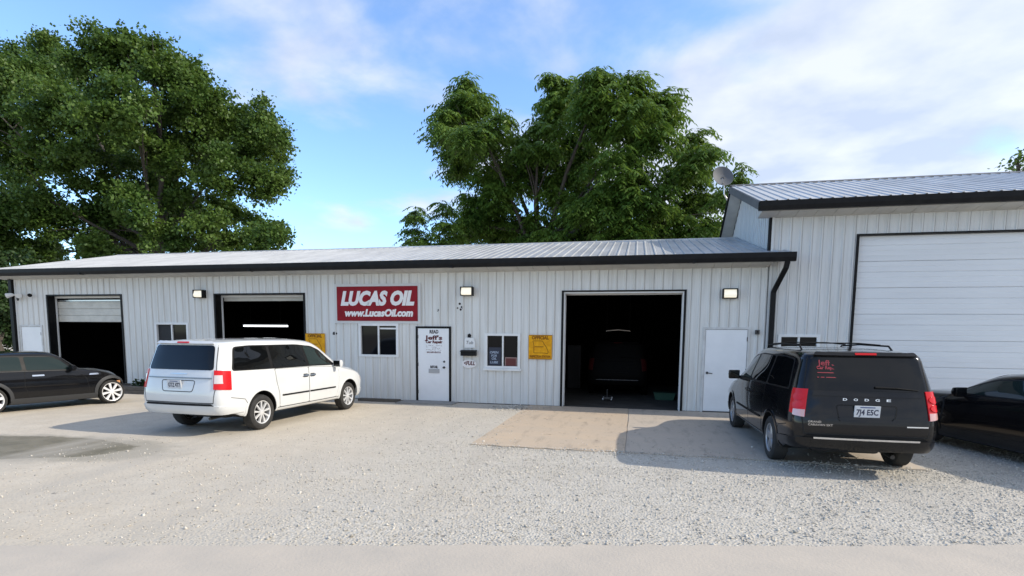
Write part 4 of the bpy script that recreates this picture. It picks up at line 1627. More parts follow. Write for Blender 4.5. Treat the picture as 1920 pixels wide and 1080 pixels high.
def make_wheel(root, x, y, r, w, rim_r, nsp, side, spw=(0.030, 0.045), style='thin', rim_m=None):
    """side +1: outer face towards +x"""
    wl_ = MB().lathe([(-w * 0.3, 0.0), (-w * 0.3, rim_r * 0.92), (w * 0.05, rim_r * 0.92), (w * 0.05, 0.0)], 'x', 28).build('wheel', BLACKP, root, loc=(x, y, r))
    h = w / 2
    prof = [(-h * 0.8, rim_r), (-h, rim_r + 0.03), (-h, r - 0.045), (-h * 0.82, r - 0.012), (-h * 0.5, r), (h * 0.5, r), (h * 0.82, r - 0.012), (h, r - 0.045), (h * 1.02, rim_r + 0.05), (h * 0.96, rim_r + 0.018), (h * 0.8, rim_r)]
    mb = MB().lathe([(a * side, b) for a, b in prof], 'x', 44)
    for k in range(44):                                # tread grooves as shallow blocks
        pass
    mb.build('tyre', RUBBER, wl_, smooth=35)
    mb = MB()
    o = h * 0.86
    mb.lathe([(side * a, b) for a, b in [(-h * 0.7, rim_r - 0.012), (o - 0.01, rim_r - 0.012), (o, rim_r - 0.006), (o + 0.004, rim_r + 0.006), (o - 0.008, rim_r + 0.012)]], 'x', 44)
    mb.lathe([(side * a, b) for a, b in [(o - 0.03, rim_r * 0.24), (o - 0.012, rim_r * 0.21), (o - 0.006, rim_r * 0.14), (o - 0.006, 0.0)]], 'x', 24)
    for k in range(nsp):
        t = 2 * math.pi * k / nsp + 0.2
        offs = (0.0,) if style != 'twin' else (-0.11, 0.11)
        for dt in offs:
            c, s = math.cos(t + dt), math.sin(t + dt)
            c0, s0 = math.cos(t + dt * 0.4), math.sin(t + dt * 0.4)
            a0, a1 = rim_r * 0.16, rim_r - 0.010
            vs = []
            for rad, ww, ax, cc, ss in ((a0, spw[0], o - 0.008, c0, s0), (a1, spw[1], o - 0.012, c, s)):
                for dw, dx in ((-ww, -0.030), (-ww * 0.75, 0.0), (ww * 0.75, 0.0), (ww, -0.030)):
                    vs.append((side * (ax + dx), rad * cc - dw * ss, rad * ss + dw * cc))
            mb.add(vs, [(0, 1, 5, 4), (1, 2, 6, 5), (2, 3, 7, 6), (3, 2, 1, 0), (4, 5, 6, 7), (3, 0, 4, 7)])
    mb.build('rim', rim_m or ALLOY, wl_, smooth=30)
    return wl_


def mirror_part(root, s, x, y, z, m, sc=1.0):
    prof = [(-0.07, -0.07), (0.07, -0.05), (0.09, 0.03), (0.06, 0.085), (-0.06, 0.085), (-0.08, 0.0)]
    mb = MB().prism([(y + a * 0.9 * sc, z + b * sc) for a, b in [(-0.06, -0.085), (0.05, -0.075), (0.085, 0.0), (0.05, 0.08), (-0.06, 0.095)]], s * (x + 0.02), s * (x + 0.02 + 0.20 * sc), 'x')
    o = mb.build('mirror', m, root, bevel=0.018, smooth=40)
    MB().box(*sorted((s * (x + 0.04), s * (x + 0.20 * sc))), y - 0.062 * sc, y - 0.0545 * sc, z - 0.06 * sc, z + 0.07 * sc).build('mirror_glass', CARGLASS, o)
    MB().tube([(s * (x - 0.06), y + 0.03, z - 0.06 * sc), (s * (x + 0.05), y, z - 0.03 * sc)], [0.03, 0.022], 8).build('stalk', m, o)
    return o


def plate_part(root, x, y, z, text, w=0.31, h=0.155, tilt=0.0):
    o = MB().box(-w / 2, w / 2, -0.006, 0.012, -h / 2, h / 2).build('license_plate', PLATE, root, bevel=0.003, loc=(x, y, z))
    o.rotation_euler = (tilt, 0, 0)
    text_obj('lettering', text, mat('plate_ink', (0.03, 0.035, 0.07), 0.6), o, (0, -0.0065, -0.012), 0.105, 0.265, bold=0.003, extrude=0.001)
    MB().box(-0.09, 0.09, -0.0072, -0.0061, 0.050, 0.066).build('band', mat('plate_ink2', (0.10, 0.13, 0.25), 0.6), o)
    return o


def children(o):
    return [c for c in COL.objects if c.parent == o]


VAN = dict(
    T=[(-2.55, 1.635), (-2.3, 1.69), (-1.5, 1.725), (-.3, 1.73), (.35, 1.70), (.62, 1.63), (1.0, 1.40), (1.4, 1.14), (1.52, 1.085), (1.9, 1.02), (2.3, .90), (2.5, .80)],
    Z6=[(-2.55, 1.575), (-2.3, 1.635), (-1.5, 1.670), (-.3, 1.672), (.35, 1.62), (.62, 1.52), (1.0, 1.29), (1.3, 1.09), (1.45, 1.04), (1.9, .98), (2.3, .86), (2.5, .76)],
    X6=[(-2.55, .675), (-2.3, .715), (-1, .75), (.4, .71), (.7, .71), (1.1, .76), (1.45, .78), (2.0, .70), (2.5, .62)],
    Z4=[(-2.6, 1.06), (-1, 1.04), (.6, 1.01), (1.3, .97), (1.6, .93), (2.2, .80), (2.5, .70)],
    X4=[(-2.6, .825), (-2.2, .885), (-1, .955), (1, .958), (1.8, .93), (2.5, .80)],
    X3=[(-2.6, .865), (-2.2, .925), (0, .970), (1.8, .965), (2.5, .85)],
    z3=.66, z2=.31, z1=.24, lift=.09,
    yr=[-2.40, -2.45, -2.57, -2.61, -2.545, -2.445, -2.375, -2.33, -2.30],
    yf=[2.27, 2.32, 2.38, 2.43, 2.36, 2.32, 2.29, 2.28, 2.27],
    arch=.395, wr=.310, axles=(-1.539, 1.539))


def make_van(label, cat, loc, rz, P, dark, group=None):
    root = empty('minivan', label, cat, loc, rz, group)
    body, bvh = car_body(VAN, P, root)
    gap = SEAM if dark else SEAMW
    rear = proj_rear(bvh)
    yh = lambda x, z: rear(x, z)[0].y
    # sides
    for s in (1, -1):
        sd = proj_side(bvh, s)
        band = round_poly([(-2.23, 1.135), (.10, 1.115), (.95, 1.095), (1.00, 1.12), (.56, 1.46), (.27, 1.555), (-.3, 1.60), (-1.7, 1.60), (-2.08, 1.575)], 0.07)
        patch('window_surround', band, sd, BLACK, body, 0.003)
        for name, q in (('quarter_window', [(-2.18, 1.16), (-1.27, 1.15), (-1.24, 1.58), (-1.7, 1.58), (-2.05, 1.55)]),
                        ('door_window', [(-1.19, 1.15), (-.10, 1.14), (-.13, 1.578), (-1.16, 1.58)]),
                        ('door_window', [(-.02, 1.14), (.90, 1.122), (.49, 1.44), (.24, 1.525), (-.04, 1.572)])):
            front_pane = q[1][0] > 0.5
            patch(name, round_poly(q, 0.05), sd, CARGLASS2 if front_pane else CARGLASS, body, 0.007)
        # doors
        d1 = [(-1.16, 1.115), (-.085, 1.10), (-.085, .34), (-1.03, .34), (-1.05, .62), (-1.12, .86)]
        d2 = [(-.065, 1.10), (1.07, 1.05), (1.10, .80), (1.06, .55), (.98, .34), (-.065, .34)]
        for nm, dd, hy in (('sliding_door', d1, -.20), ('front_door', d2, .05)):
            ribbon('door_gap', dd + [dd[0]], 0.017, sd, gap, body, 0.0015)
            dr = patch(nm, round_poly(dd, 0.03, 2), sd, P, root, 0.0045, 0.10)
            patch('handle', round_poly([(hy - .10, .905), (hy + .10, .905), (hy + .10, .945), (hy - .10, .945)], 0.02, 3), sd, CHROME if not dark else BLACKCAR, dr, 0.028, 0.05)
            patch('handle_cup', round_poly([(hy - .085, .885), (hy + .085, .885), (hy + .085, .96), (hy - .085, .96)], 0.03, 3), sd, SEAM, dr, 0.006, 0.05)
            my0, my1 = (-.97, -.10) if nm == 'sliding_door' else (-.05, .93)
            patch('moulding', [(my0, .555), (my1, .555), (my1, .585), (my0, .585)], sd, BLACKP, dr, 0.016, 0.1)
        ribbon('sill_gap', [(-1.1, .325), (1.1, .325)], 0.014, sd, gap, body, 0.0015)
        # bumper joints
        ribbon('bumper_gap', [(-2.32, .66), (-1.99, .60), (-1.93, .52)], 0.012, sd, gap, body, 0.0015)
        # arch lips
        for ay in (-1.539, 1.539):
            ring_patch('arch_lip', ay, .322, .396, .440, -.12, math.pi + .12, 26, sd, P, body, .012)
        mirror_part(root, s, .93, .93, 1.13, P if dark else WHITEP)
    # rear
    patch('rear_window', round_poly([(-.715, 1.16), (.715, 1.16), (.645, 1.60), (-.645, 1.60)], 0.06), rear, CARGLASS, body, 0.006)
    gate = [(-.80, .565), (.80, .565), (.84, .82), (.82, 1.10), (.71, 1.575)]
    gate_l = [(-x, z) for x, z in gate[::-1]]
    ribbon('tailgate_gap', [(-.75, .57), (.75, .57)], 0.02, rear, gap, body, 0.002)
    for sx in (1, -1):
        ribbon('tailgate_gap', [(sx * .75, .57), (sx * .785, .82), (sx * .775, 1.05), (sx * .69, 1.61)], 0.014, rear, gap, body, 0.002)
    patch('spoiler', round_poly([(-.63, 1.612), (.63, 1.612), (.59, 1.645), (-.59, 1.645)], 0.015, 2), rear, P, body, 0.05, 0.05)
    patch('brake_lamp', round_poly([(-.13, 1.620), (.13, 1.620), (.13, 1.638), (-.13, 1.638)], 0.008, 2), rear, REDLENS, body, 0.058)
    wr_ = proj_wrap(bvh, -1.6)
    # bumper: wraps round the back
    bp = [(-66, .37), (66, .37), (66, .46), (40, .52), (-40, .52), (-66, .46)]
    bmp = patch('bumper', bp, wr_, P, root, 0.022, 0.06, cellx=4)
    patch('bumper_step', [(-38, .522), (38, .522), (36, .556), (-36, .556)], wr_, SEAM if not dark else BLACKP, root, 0.012, 0.05, cellx=4)
    ribbon('bumper_crease', [(-60, .37), (-20, .345), (20, .345), (60, .37)], 0.012, wr_, gap, bmp, 0.0302) if False else None
    for s in (1, -1):
        if not dark:
            lp = [(s * 38.5, .82), (s * 52.5, .80), (s * 53, 1.14), (s * 39.5, 1.16)]
            lm = patch('tail_lamp', round_poly(lp, 0.0), wr_, REDLENS, root, 0.014, 0.06, cellx=3)
            patch('reverse_lens', [(s * 39.3, .92), (s * 45.5, .92), (s * 45.5, 1.07), (s * 39.7, 1.07)], wr_, CLEARLENS, lm, 0.018, 0.05, cellx=3)
        else:
            lp = [(s * 38, .80), (s * 48.5, .84), (s * 49, 1.12), (s * 48.5, 1.17), (s * 38.5, 1.17)]
            lm = patch('tail_lamp', lp, wr_, REDLENS, root, 0.016, 0.06, cellx=3)
            patch('reverse_lens', [(s * 38.2, .79), (s * 45, .81), (s * 45, .89), (s * 38.4, .89)], wr_, PINKLENS, lm, 0.020, 0.05, cellx=3)
            for zz in (.95, 1.06):
                patch('lamp_bulge', [(s * 43 + 3.6 * math.cos(t) * s, zz + .048 * math.sin(t)) for t in np.linspace(0, 2 * math.pi, 17)[:-1]], wr_, REDLENS, lm, 0.024, 0.03, cellx=3)
    # plate recess and plate
    rc = round_poly([(-.33, .77), (.33, .77), (.37, .97), (-.37, .97)], 0.05)
    ribbon('plate_recess_edge', rc + [rc[0]], 0.016, rear, gap if dark else SEAMW, body, 0.002)
    if dark:
        ribbon('recess_lip', [(-.335, .80), (-.31, .765), (.31, .765), (.335, .80)], 0.03, rear, P, body, 0.016)
    py = yh(0, .875) - 0.014
    plate_part(root, -0.0 if dark else -.06, py, .895 if dark else .895, '7J4 E5C' if dark else 'GTZ 4T7', tilt=math.radians(6))
    if not dark:
        patch('chrome_strip', round_poly([(-.70, 1.005), (.70, 1.005), (.70, 1.026), (-.70, 1.026)], 0.008, 2), rear, mat('dull_chrome', (0.22, 0.23, 0.24), 0.4, 0.6), body, 0.016)
        patch('wing_badge', [(-.19, 1.082), (0, 1.076), (.19, 1.082), (.19, 1.094), (0, 1.10), (-.19, 1.094)], rear, METAL, body, 0.008)
        patch('roof_cap', round_poly([(-.30, -.55), (.30, -.55), (.30, -.05), (-.30, -.05)], 0.05), proj_top(bvh), CARGLASS, body, 0.006)
    else:
        for i, ch in enumerate('DODGE'):
            x = -.262 + i * .131
            text_obj('letter', ch, CHROME, body, (x, yh(x, 1.045) - 0.004, 1.045), 0.044, 0.052, bold=0.001, rot=(math.pi / 2 - 0.10, 0, 0), extrude=0.004)
        text_obj('badge_lettering', 'GRAND', CHROME, body, (-.63, yh(-.63, .715) - 0.006, .735), 0.04, 0.16, rot=(math.pi / 2, 0, -.10), extrude=0.003)
        text_obj('badge_lettering', 'CARAVAN SXT', CHROME, body, (-.56, yh(-.56, .68) - 0.006, .695), 0.04, 0.30, rot=(math.pi / 2, 0, -.08), extrude=0.003)
        patch('badge_bar', [(.48, .70), (.74, .70), (.74, .716), (.48, .716)], rear, CHROME, body, 0.008)
        patch('chrome_strip', [(-33, .512), (33, .512), (33, .536), (-33, .536)], wr_, CHROME, root, 0.042, 0.05, cellx=3)
        patch('gate_crease', [(-.66, 1.085), (.66, 1.085), (.65, 1.13), (-.65, 1.13)], rear, P, body, 0.022, 0.05)
        # window lettering
        zz = 1.525
        for s_, w, h_ in (("Jeff's", .22, .09), ('Car Repair', .26, .055), ('----------', .24, .05), ('- -- ------', .25, .05)):
            h0 = rear(-.50, zz)
            text_obj('window_lettering', s_, mat('red_decal', (0.42, 0.05, 0.06), 0.5), body, (-.47, h0[0].y - 0.012, zz), h_ * 1.2, w, bold=0.002, rot=(math.pi / 2 - 0.36, 0, 0), extrude=0.0005)
            zz -= .062
        # wiper
        w0, w1 = rear(.10, 1.215)[0], rear(.62, 1.185)[0]
        o = MB().tube([w0 + Vector((0, -.02, 0)), w0.lerp(w1, .5) + Vector((0, -.035, .01)), w1 + Vector((0, -.02, 0))], [0.016, 0.010, 0.006], 8).build('wiper', BLACKP, root)
        # roof rails and cross bars
        tp = proj_top(bvh)
        for s in (1, -1):
            pts = []
            for y, up in ((-1.75, -.01), (-1.62, .055), (-.6, .062), (.18, .055), (.32, -.01)):
                h0 = tp(s * .60, y)
                pts.append(h0[0] + Vector((0, 0, up)))
            MB().tube(pts, 0.013, 8).build('roof_rail', BLACKP, root, smooth=50)
        for y in (-1.35, .0):
            pts = [tp(sx * .60, y)[0] + Vector((0, 0, .065)) for sx in (-1, -.5, 0, .5, 1)]
            pts = [Vector((p.x, p.y, max(q.z for q in (pts[0], pts[2])) + .0)) if 0 < i < 4 else p for i, p in enumerate(pts)]
            MB().tube(pts, 0.010, 8).build('cross_bar', BLACKP, root, smooth=50)
    for s, rx in ((1, .62), (-1, -.62)):
        pass
    # front
    wf = proj_wrap(bvh, 1.5, back=False)
    for s in (1, -1):
        patch('headlamp', [(s * 30, .62), (s * 56, .66), (s * 58, .76), (s * 30, .72)], wf, CLEARLENS, root, 0.008, 0.05, cellx=4)
    patch('grille', [(-26, .55), (26, .55), (26, .70), (-26, .70)], wf, CHROME if not dark else BLACKP, root, 0.010, 0.05, cellx=4)
    patch('front_bumper', [(-58, .25), (58, .25), (58, .46), (-58, .46)], wf, P, root, 0.02, 0.06, cellx=4)
    tp = proj_top(bvh)
    patch('windshield', round_poly([(-.70, 1.36), (.70, 1.36), (.62, .58), (-.62, .58)], 0.06), tp, CARGLASS, body, 0.006, 0.1)
    # wheels, exhaust, mud flap
    for ay in (-1.539, 1.539):
        for s in (1, -1):
            make_wheel(root, s * .835, ay, .345, .225, .222 if not dark else .215, 9 if not dark else 5, s, (0.016, 0.024) if not dark else (0.045, 0.060), rim_m=None if not dark else mat('grey_alloy', (0.42, 0.42, 0.43), 0.35, 0.6))
    MB().tube([(.45, -2.35, .25), (.45, -2.0, .27), (.3, -1.2, .27)], 0.03, 10).build('exhaust', DARKMETAL, root)
    MB().tube([(-.70, -1.539, .345), (.70, -1.539, .345)], 0.045, 10).build('axle', BLACKP, root)
    MB().box(-.45, .45, -1.95, -1.72, .20, .30).build('muffler', DARKMETAL, root, bevel=0.05)
    for c in children(root):                          # the body rides a little above the wheels' datum
        if not c.name.startswith(('wheel', 'axle')):
            c.location.z += .03 if dark else .055
    return root


VA = (-7.97, -3.58, 0)
VB = (3.02, -3.78, 0)
white_van = make_van('white minivan parked nose in at the workshop beside the left bays', 'minivan', VA, -0.038, WHITEP, False)
black_van = make_van('black minivan with roof rails parked nose in before the plain white door', 'minivan', VB, 0.011, BLACKCAR, True)


def copy_tree(o, parent=None, skip=()):
    c = o.copy()
    COL.objects.link(c)
    c.parent = parent
    for ch in children(o):
        if not ch.name.startswith(skip):
            copy_tree(ch, c, skip)
    return c


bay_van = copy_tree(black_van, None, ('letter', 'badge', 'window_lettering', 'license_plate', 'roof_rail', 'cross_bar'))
SHADED_LENS = mat('shaded_red_lens', (0.045, 0.004, 0.004), 0.5, spec=0.2)  # lens red darkened so its colour carries the shade of the bay
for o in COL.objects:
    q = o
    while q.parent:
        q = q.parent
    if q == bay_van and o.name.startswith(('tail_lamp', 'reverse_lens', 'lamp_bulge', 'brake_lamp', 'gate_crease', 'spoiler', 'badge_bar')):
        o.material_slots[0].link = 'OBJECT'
        o.material_slots[0].material = SHADED_LENS if 'lamp' in o.name or 'lens' in o.name else BLACKP
BAY_SHADE = mat('bay_shade_black', (0.004, 0.004, 0.004), 0.5, spec=0.04)  # near-black over paint, glass and tyres: the bay's shade put into the colour
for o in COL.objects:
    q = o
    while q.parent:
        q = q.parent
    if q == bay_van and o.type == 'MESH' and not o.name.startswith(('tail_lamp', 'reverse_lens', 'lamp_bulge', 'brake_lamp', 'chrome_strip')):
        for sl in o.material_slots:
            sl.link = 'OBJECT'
            sl.material = BAY_SHADE
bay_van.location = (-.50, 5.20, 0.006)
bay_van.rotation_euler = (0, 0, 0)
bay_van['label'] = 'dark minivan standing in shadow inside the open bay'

MINI = dict(
    T=[(-1.75, 1.18), (-1.5, 1.33), (-.9, 1.395), (-.2, 1.41), (.05, 1.385), (.25, 1.28), (.50, 1.08), (.62, .99), (1.0, .955), (1.35, .88), (1.6, .76)],
    Z6=[(-1.75, 1.12), (-1.5, 1.27), (-.9, 1.335), (-.2, 1.345), (.05, 1.32), (.25, 1.22), (.48, 1.03), (.60, .955), (1.0, .915), (1.35, .83), (1.6, .70)],
    X6=[(-1.75, .58), (-1, .62), (0, .62), (.3, .63), (.6, .68), (1.1, .60), (1.6, .50)],
    Z4=[(-1.8, .95), (0, .92), (.6, .90), (1.2, .80), (1.6, .62)],
    X4=[(-1.8, .75), (-1.3, .79), (0, .80), (.9, .78), (1.3, .74), (1.7, .60)],
    X3=[(-1.8, .79), (-1.3, .835), (0, .84), (1.1, .84), (1.7, .72)],
    z3=.60, z2=.24, z1=.17,
    yr=[-1.65, -1.68, -1.76, -1.80, -1.74, -1.66, -1.57, -1.51, -1.47],
    yf=[1.54, 1.57, 1.63, 1.65, 1.59, 1.55, 1.52, 1.51, 1.50],
    arch=.345, wr=.31, axles=(-1.2335, 1.2335))


def make_mini():
    root = empty('small_hatchback', 'small black hatchback with white spoked wheels at the left edge', 'car', (-14.53, -3.79, 0), math.radians(-14))
    body, bvh = car_body(MINI, BLACKCAR, root)
    for s in (1, -1):
        sd = proj_side(bvh, s)
        patch('window_surround', round_poly([(-1.55, .96), (.42, .935), (.47, .955), (.24, 1.18), (.04, 1.285), (-.9, 1.305), (-1.40, 1.255)], .05), sd, BLACK, body, .003)
        patch('quarter_window', round_poly([(-1.48, .985), (-.62, .968), (-.62, 1.275), (-.95, 1.28), (-1.33, 1.235)], .04), sd, CARGLASS2, body, .007)
        patch('door_window', round_poly([(-.54, .965), (.37, .952), (.18, 1.165), (.01, 1.26), (-.54, 1.274)], .04), sd, CARGLASS2, body, .007)
        dd = [(-.58, .93), (.50, .915), (.66, .70), (.72, .34), (-.52, .34), (-.60, .60)]
        ribbon('door_gap', dd + [dd[0]], .014, sd, SEAM, body, .0015)
        dr = patch('door', round_poly(dd, .04, 2), sd, BLACKCAR, root, .0045, .09)
        patch('handle', round_poly([(-.46, .815), (-.22, .815), (-.22, .85), (-.46, .85)], .015, 3), sd, CHROME, dr, .03, .05)
        patch('belt_strip', [(-1.5, .945), (.46, .922), (.46, .934), (-1.5, .957)], sd, CHROME if False else FLARE, body, .01, .1)
        patch('sill', round_poly([(-.90, .20), (.90, .20), (.86, .32), (-.86, .32)], .03, 2), sd, FLARE, root, .02, .1)
        patch('side_scuttle', round_poly([(.72, .785), (.95, .785), (.93, .825), (.74, .825)], .015, 3), sd, CHROME, body, .014, .05)
        for ay in (-1.2335, 1.2335):
            ring_patch('arch_flare', ay, .322, .346, .420, -.14, math.pi + .14, 28, sd, FLARE, root, .026)
            make_wheel(root, s * .735, ay, .31, .205, .235, 8, s, (.020, .036), rim_m=mat('white_alloy', (0.78, 0.78, 0.78), 0.35, 0.15))
        mirror_part(root, s, .78, .34, .985, BLACKCAR, .85)
    wf = proj_wrap(bvh, 1.0, back=False)
    for s in (1, -1):
        patch('headlamp', [(s * 34 + 7 * math.cos(t) * s, .70 + .08 * math.sin(t)) for t in np.linspace(0, 2 * math.pi, 21)[:-1]], wf, CLEARLENS, root, .012, .05, cellx=3)
        patch('side_marker', round_poly([(s * 60, .47), (s * 66, .47), (s * 66, .60), (s * 60, .60)], 0.0), wf, AMBER, root, .014, .05, cellx=3)
    patch('grille', [(-28, .38), (28, .38), (24, .60), (-24, .60)], wf, CHROME, root, .010, .05, cellx=4)
    patch('front_bumper', [(-62, .20), (62, .20), (62, .34), (-62, .34)], wf, FLARE, root, .016, .06, cellx=4)
    patch('windshield', round_poly([(-.56, .57), (.56, .57), (.50, .08), (-.50, .08)], .05), proj_top(bvh), CARGLASS, body, .006, .1)
    rr = proj_rear(bvh)
    patch('rear_window', round_poly([(-.56, .99), (.56, .99), (.50, 1.22), (-.50, 1.22)], .05), rr, CARGLASS, body, .006)
    wb = proj_wrap(bvh, -1.0)
    for s in (1, -1):
        patch('tail_lamp', [(s * 38, .66), (s * 50, .66), (s * 50, .90), (s * 38, .90)], wb, REDLENS, root, .012, .05, cellx=3)
    patch('rear_bumper', [(-60, .22), (60, .22), (60, .45), (-60, .45)], wb, FLARE, root, .016, .06, cellx=4)
    return root


make_mini()

COUPE = dict(
    T=[(-2.4, .97), (-2.0, 1.04), (-1.45, 1.12), (-.9, 1.29), (-.2, 1.385), (.3, 1.35), (.7, 1.19), (1.1, 1.02), (1.5, .985), (2.0, .92), (2.3, .80)],
    Z6=[(-2.4, .93), (-2.0, 1.00), (-1.45, 1.07), (-.9, 1.23), (-.2, 1.32), (.3, 1.28), (.7, 1.12), (1.05, .975), (1.5, .95), (2, .88), (2.3, .75)],
    X6=[(-2.4, .62), (-1.5, .62), (-.6, .57), (.2, .58), (.8, .67), (1.2, .74), (2, .70), (2.3, .62)],
    Z4=[(-2.4, .88), (-1.5, .98), (0, .93), (1.2, .91), (1.8, .87), (2.3, .68)],
    X4=[(-2.4, .80), (-1.5, .90), (0, .87), (1.2, .88), (1.8, .87), (2.3, .74)],
    X3=[(-2.4, .85), (-1.5, .955), (0, .92), (1.3, .955), (2.3, .80)],
    z3=.62, z2=.24, z1=.16,
    yr=[-2.25, -2.3, -2.38, -2.42, -2.40, -2.36, -2.33, -2.31, -2.30],
    yf=[2.15, 2.2, 2.30, 2.36, 2.30, 2.26, 2.24, 2.23, 2.22],
    arch=.385, wr=.345, axles=(-1.425, 1.425))


def make_coupe():
    root = empty('sports_coupe', 'low black sports coupe before the tall closed door at right', 'car', (6.53, -4.10, 0), math.radians(13))
    body, bvh = car_body(COUPE, BLACKCAR, root)
    for s in (1, -1):
        sd = proj_side(bvh, s)
        patch('window_surround', round_poly([(-1.15, 1.02), (-.6, .975), (.92, .955), (.98, .975), (.55, 1.15), (.25, 1.25), (-.3, 1.285), (-.75, 1.235)], .05), sd, BLACK, body, .003)
        patch('door_window', round_poly([(-.55, .995), (.84, .975), (.48, 1.14), (.22, 1.225), (-.28, 1.262), (-.55, 1.24)], .04), sd, CARGLASS2, body, .007)
        patch('quarter_window', round_poly([(-1.05, 1.03), (-.62, .998), (-.62, 1.225), (-.72, 1.21)], .03), sd, CARGLASS, body, .007)
        dd = [(-.62, .95), (.95, .93), (1.00, .70), (.92, .36), (-.55, .36), (-.66, .62)]
        ribbon('door_gap', dd + [dd[0]], .014, sd, SEAM, body, .0015)
        dr = patch('door', round_poly(dd, .04, 2), sd, BLACKCAR, root, .0045, .09)
        patch('handle', round_poly([(-.46, .80), (-.24, .80), (-.24, .84), (-.46, .84)], .015, 3), sd, BLACKCAR, dr, .026, .05)
        ribbon('side_vent', [(1.02, .86), (.97, .74), (.98, .60), (1.01, .48)], .035, sd, SEAM, body, .006)
        patch('fender_glint', [(.93, .905), (1.02, .895), (1.16, .83), (1.10, .83)], sd, FLARE, body, .006)  # highlight painted on the black fender as a lighter grey patch
        for ay in (-1.425, 1.425):
            ring_patch('arch_lip', ay, .357, .386, .420, -.12, math.pi + .12, 26, sd, BLACKCAR, body, .014)
            make_wheel(root, s * .825, ay, .345, .25, .245, 5, s, (.040, .050), rim_m=CHROME, style='twin')
        mirror_part(root, s, .86, .62, 1.00, BLACKCAR, .95)
    wf = proj_wrap(bvh, 1.4, back=False)
    for s in (1, -1):
        patch('headlamp', [(s * 34, .60), (s * 58, .62), (s * 58, .70), (s * 34, .68)], wf, CLEARLENS, root, .008, .05, cellx=3)
    patch('grille', [(-26, .40), (26, .40), (26, .62), (-26, .62)], wf, BLACKP, root, .008, .05, cellx=4)
    patch('windshield', round_poly([(-.62, 1.04), (.62, 1.04), (.52, .36), (-.52, .36)], .05), proj_top(bvh), CARGLASS, body, .006, .1)
    patch('rear_window', round_poly([(-.50, -.75), (.50, -.75), (.56, -1.42), (-.56, -1.42)], .05), proj_top(bvh), CARGLASS, body, .006, .1)
    wb = proj_wrap(bvh, -1.5)
    for s in (1, -1):
        patch('tail_lamp', [(s * 12, .70), (s * 40, .70), (s * 40, .84), (s * 12, .84)], wb, REDLENS, root, .01, .05, cellx=3)
    patch('rear_bumper', [(-58, .24), (58, .24), (58, .5), (-58, .5)], wb, BLACKCAR, root, .016, .06, cellx=4)
    return root


make_coupe()


# ------------------------------------------------------------------ trees
def leaf_material(name, a, b, trans):
    m = bpy.data.materials.new(name)
    m.use_nodes = True
    N, L = m.node_tree.nodes, m.node_tree.links
    N.remove(N['Principled BSDF'])
    out = N['Material Output']
    g = N.new('ShaderNodeNewGeometry')
    mx = N.new('ShaderNodeMix')
    mx.data_type = 'RGBA'
    mx.inputs[6].default_value = (*a, 1)
    mx.inputs[7].default_value = (*b, 1)
    ns = N.new('ShaderNodeTexNoise')
    ns.inputs['Scale'].default_value = 0.55
    ns.inputs['Detail'].default_value = 3
    L.new(g.outputs['Position'], ns.inputs[0])
    av = N.new('ShaderNodeMath')
    av.operation = 'MULTIPLY_ADD'
    av.inputs[1].default_value = 0.6
    L.new(g.outputs['Random Per Island'], av.inputs[0])
    nr = N.new('ShaderNodeMapRange')
    nr.inputs['From Min'].default_value = 0.35
    nr.inputs['From Max'].default_value = 0.65
    nr.inputs['To Min'].default_value = -0.15
    nr.inputs['To Max'].default_value = 0.55
    L.new(ns.outputs['Fac'], nr.inputs[0])
    L.new(nr.outputs[0], av.inputs[2])
    L.new(av.outputs[0], mx.inputs[0])
    d = N.new('ShaderNodeBsdfPrincipled')
    d.inputs['Roughness'].default_value = 0.5
    d.inputs['Specular IOR Level'].default_value = 0.35
    L.new(mx.outputs[2], d.inputs['Base Color'])
    t = N.new('ShaderNodeBsdfTranslucent')
    h = N.new('ShaderNodeHueSaturation')
    h.inputs['Value'].default_value = 1.25
    h.inputs['Hue'].default_value = 0.485
    L.new(mx.outputs[2], h.inputs['Color'])
    L.new(h.outputs[0], t.inputs[0])
    ms = N.new('ShaderNodeMixShader')
    ms.inputs[0].default_value = trans
    L.new(d.outputs[0], ms.inputs[1])
    L.new(t.outputs[0], ms.inputs[2])
    L.new(ms.outputs[0], out.inputs[0])
    return m


LEAF_A = leaf_material('leaf_maple', (0.048, 0.105, 0.018), (0.115, 0.190, 0.034), 0.34)
LEAF_B = leaf_material('leaf_walnut', (0.052, 0.115, 0.016), (0.135, 0.225, 0.036), 0.36)
LEAF_C = leaf_material('leaf_dark', (0.022, 0.050, 0.014), (0.045, 0.085, 0.022), 0.25)
BARK = mat('bark', (0.085, 0.072, 0.058), 0.9, c2=(0.045, 0.038, 0.032), scale=3, stretch=(4, 4, 0.8), bump=0.5, bscale=4)


def unit(v):
    return v / np.maximum(np.linalg.norm(v, axis=1, keepdims=True), 1e-6)


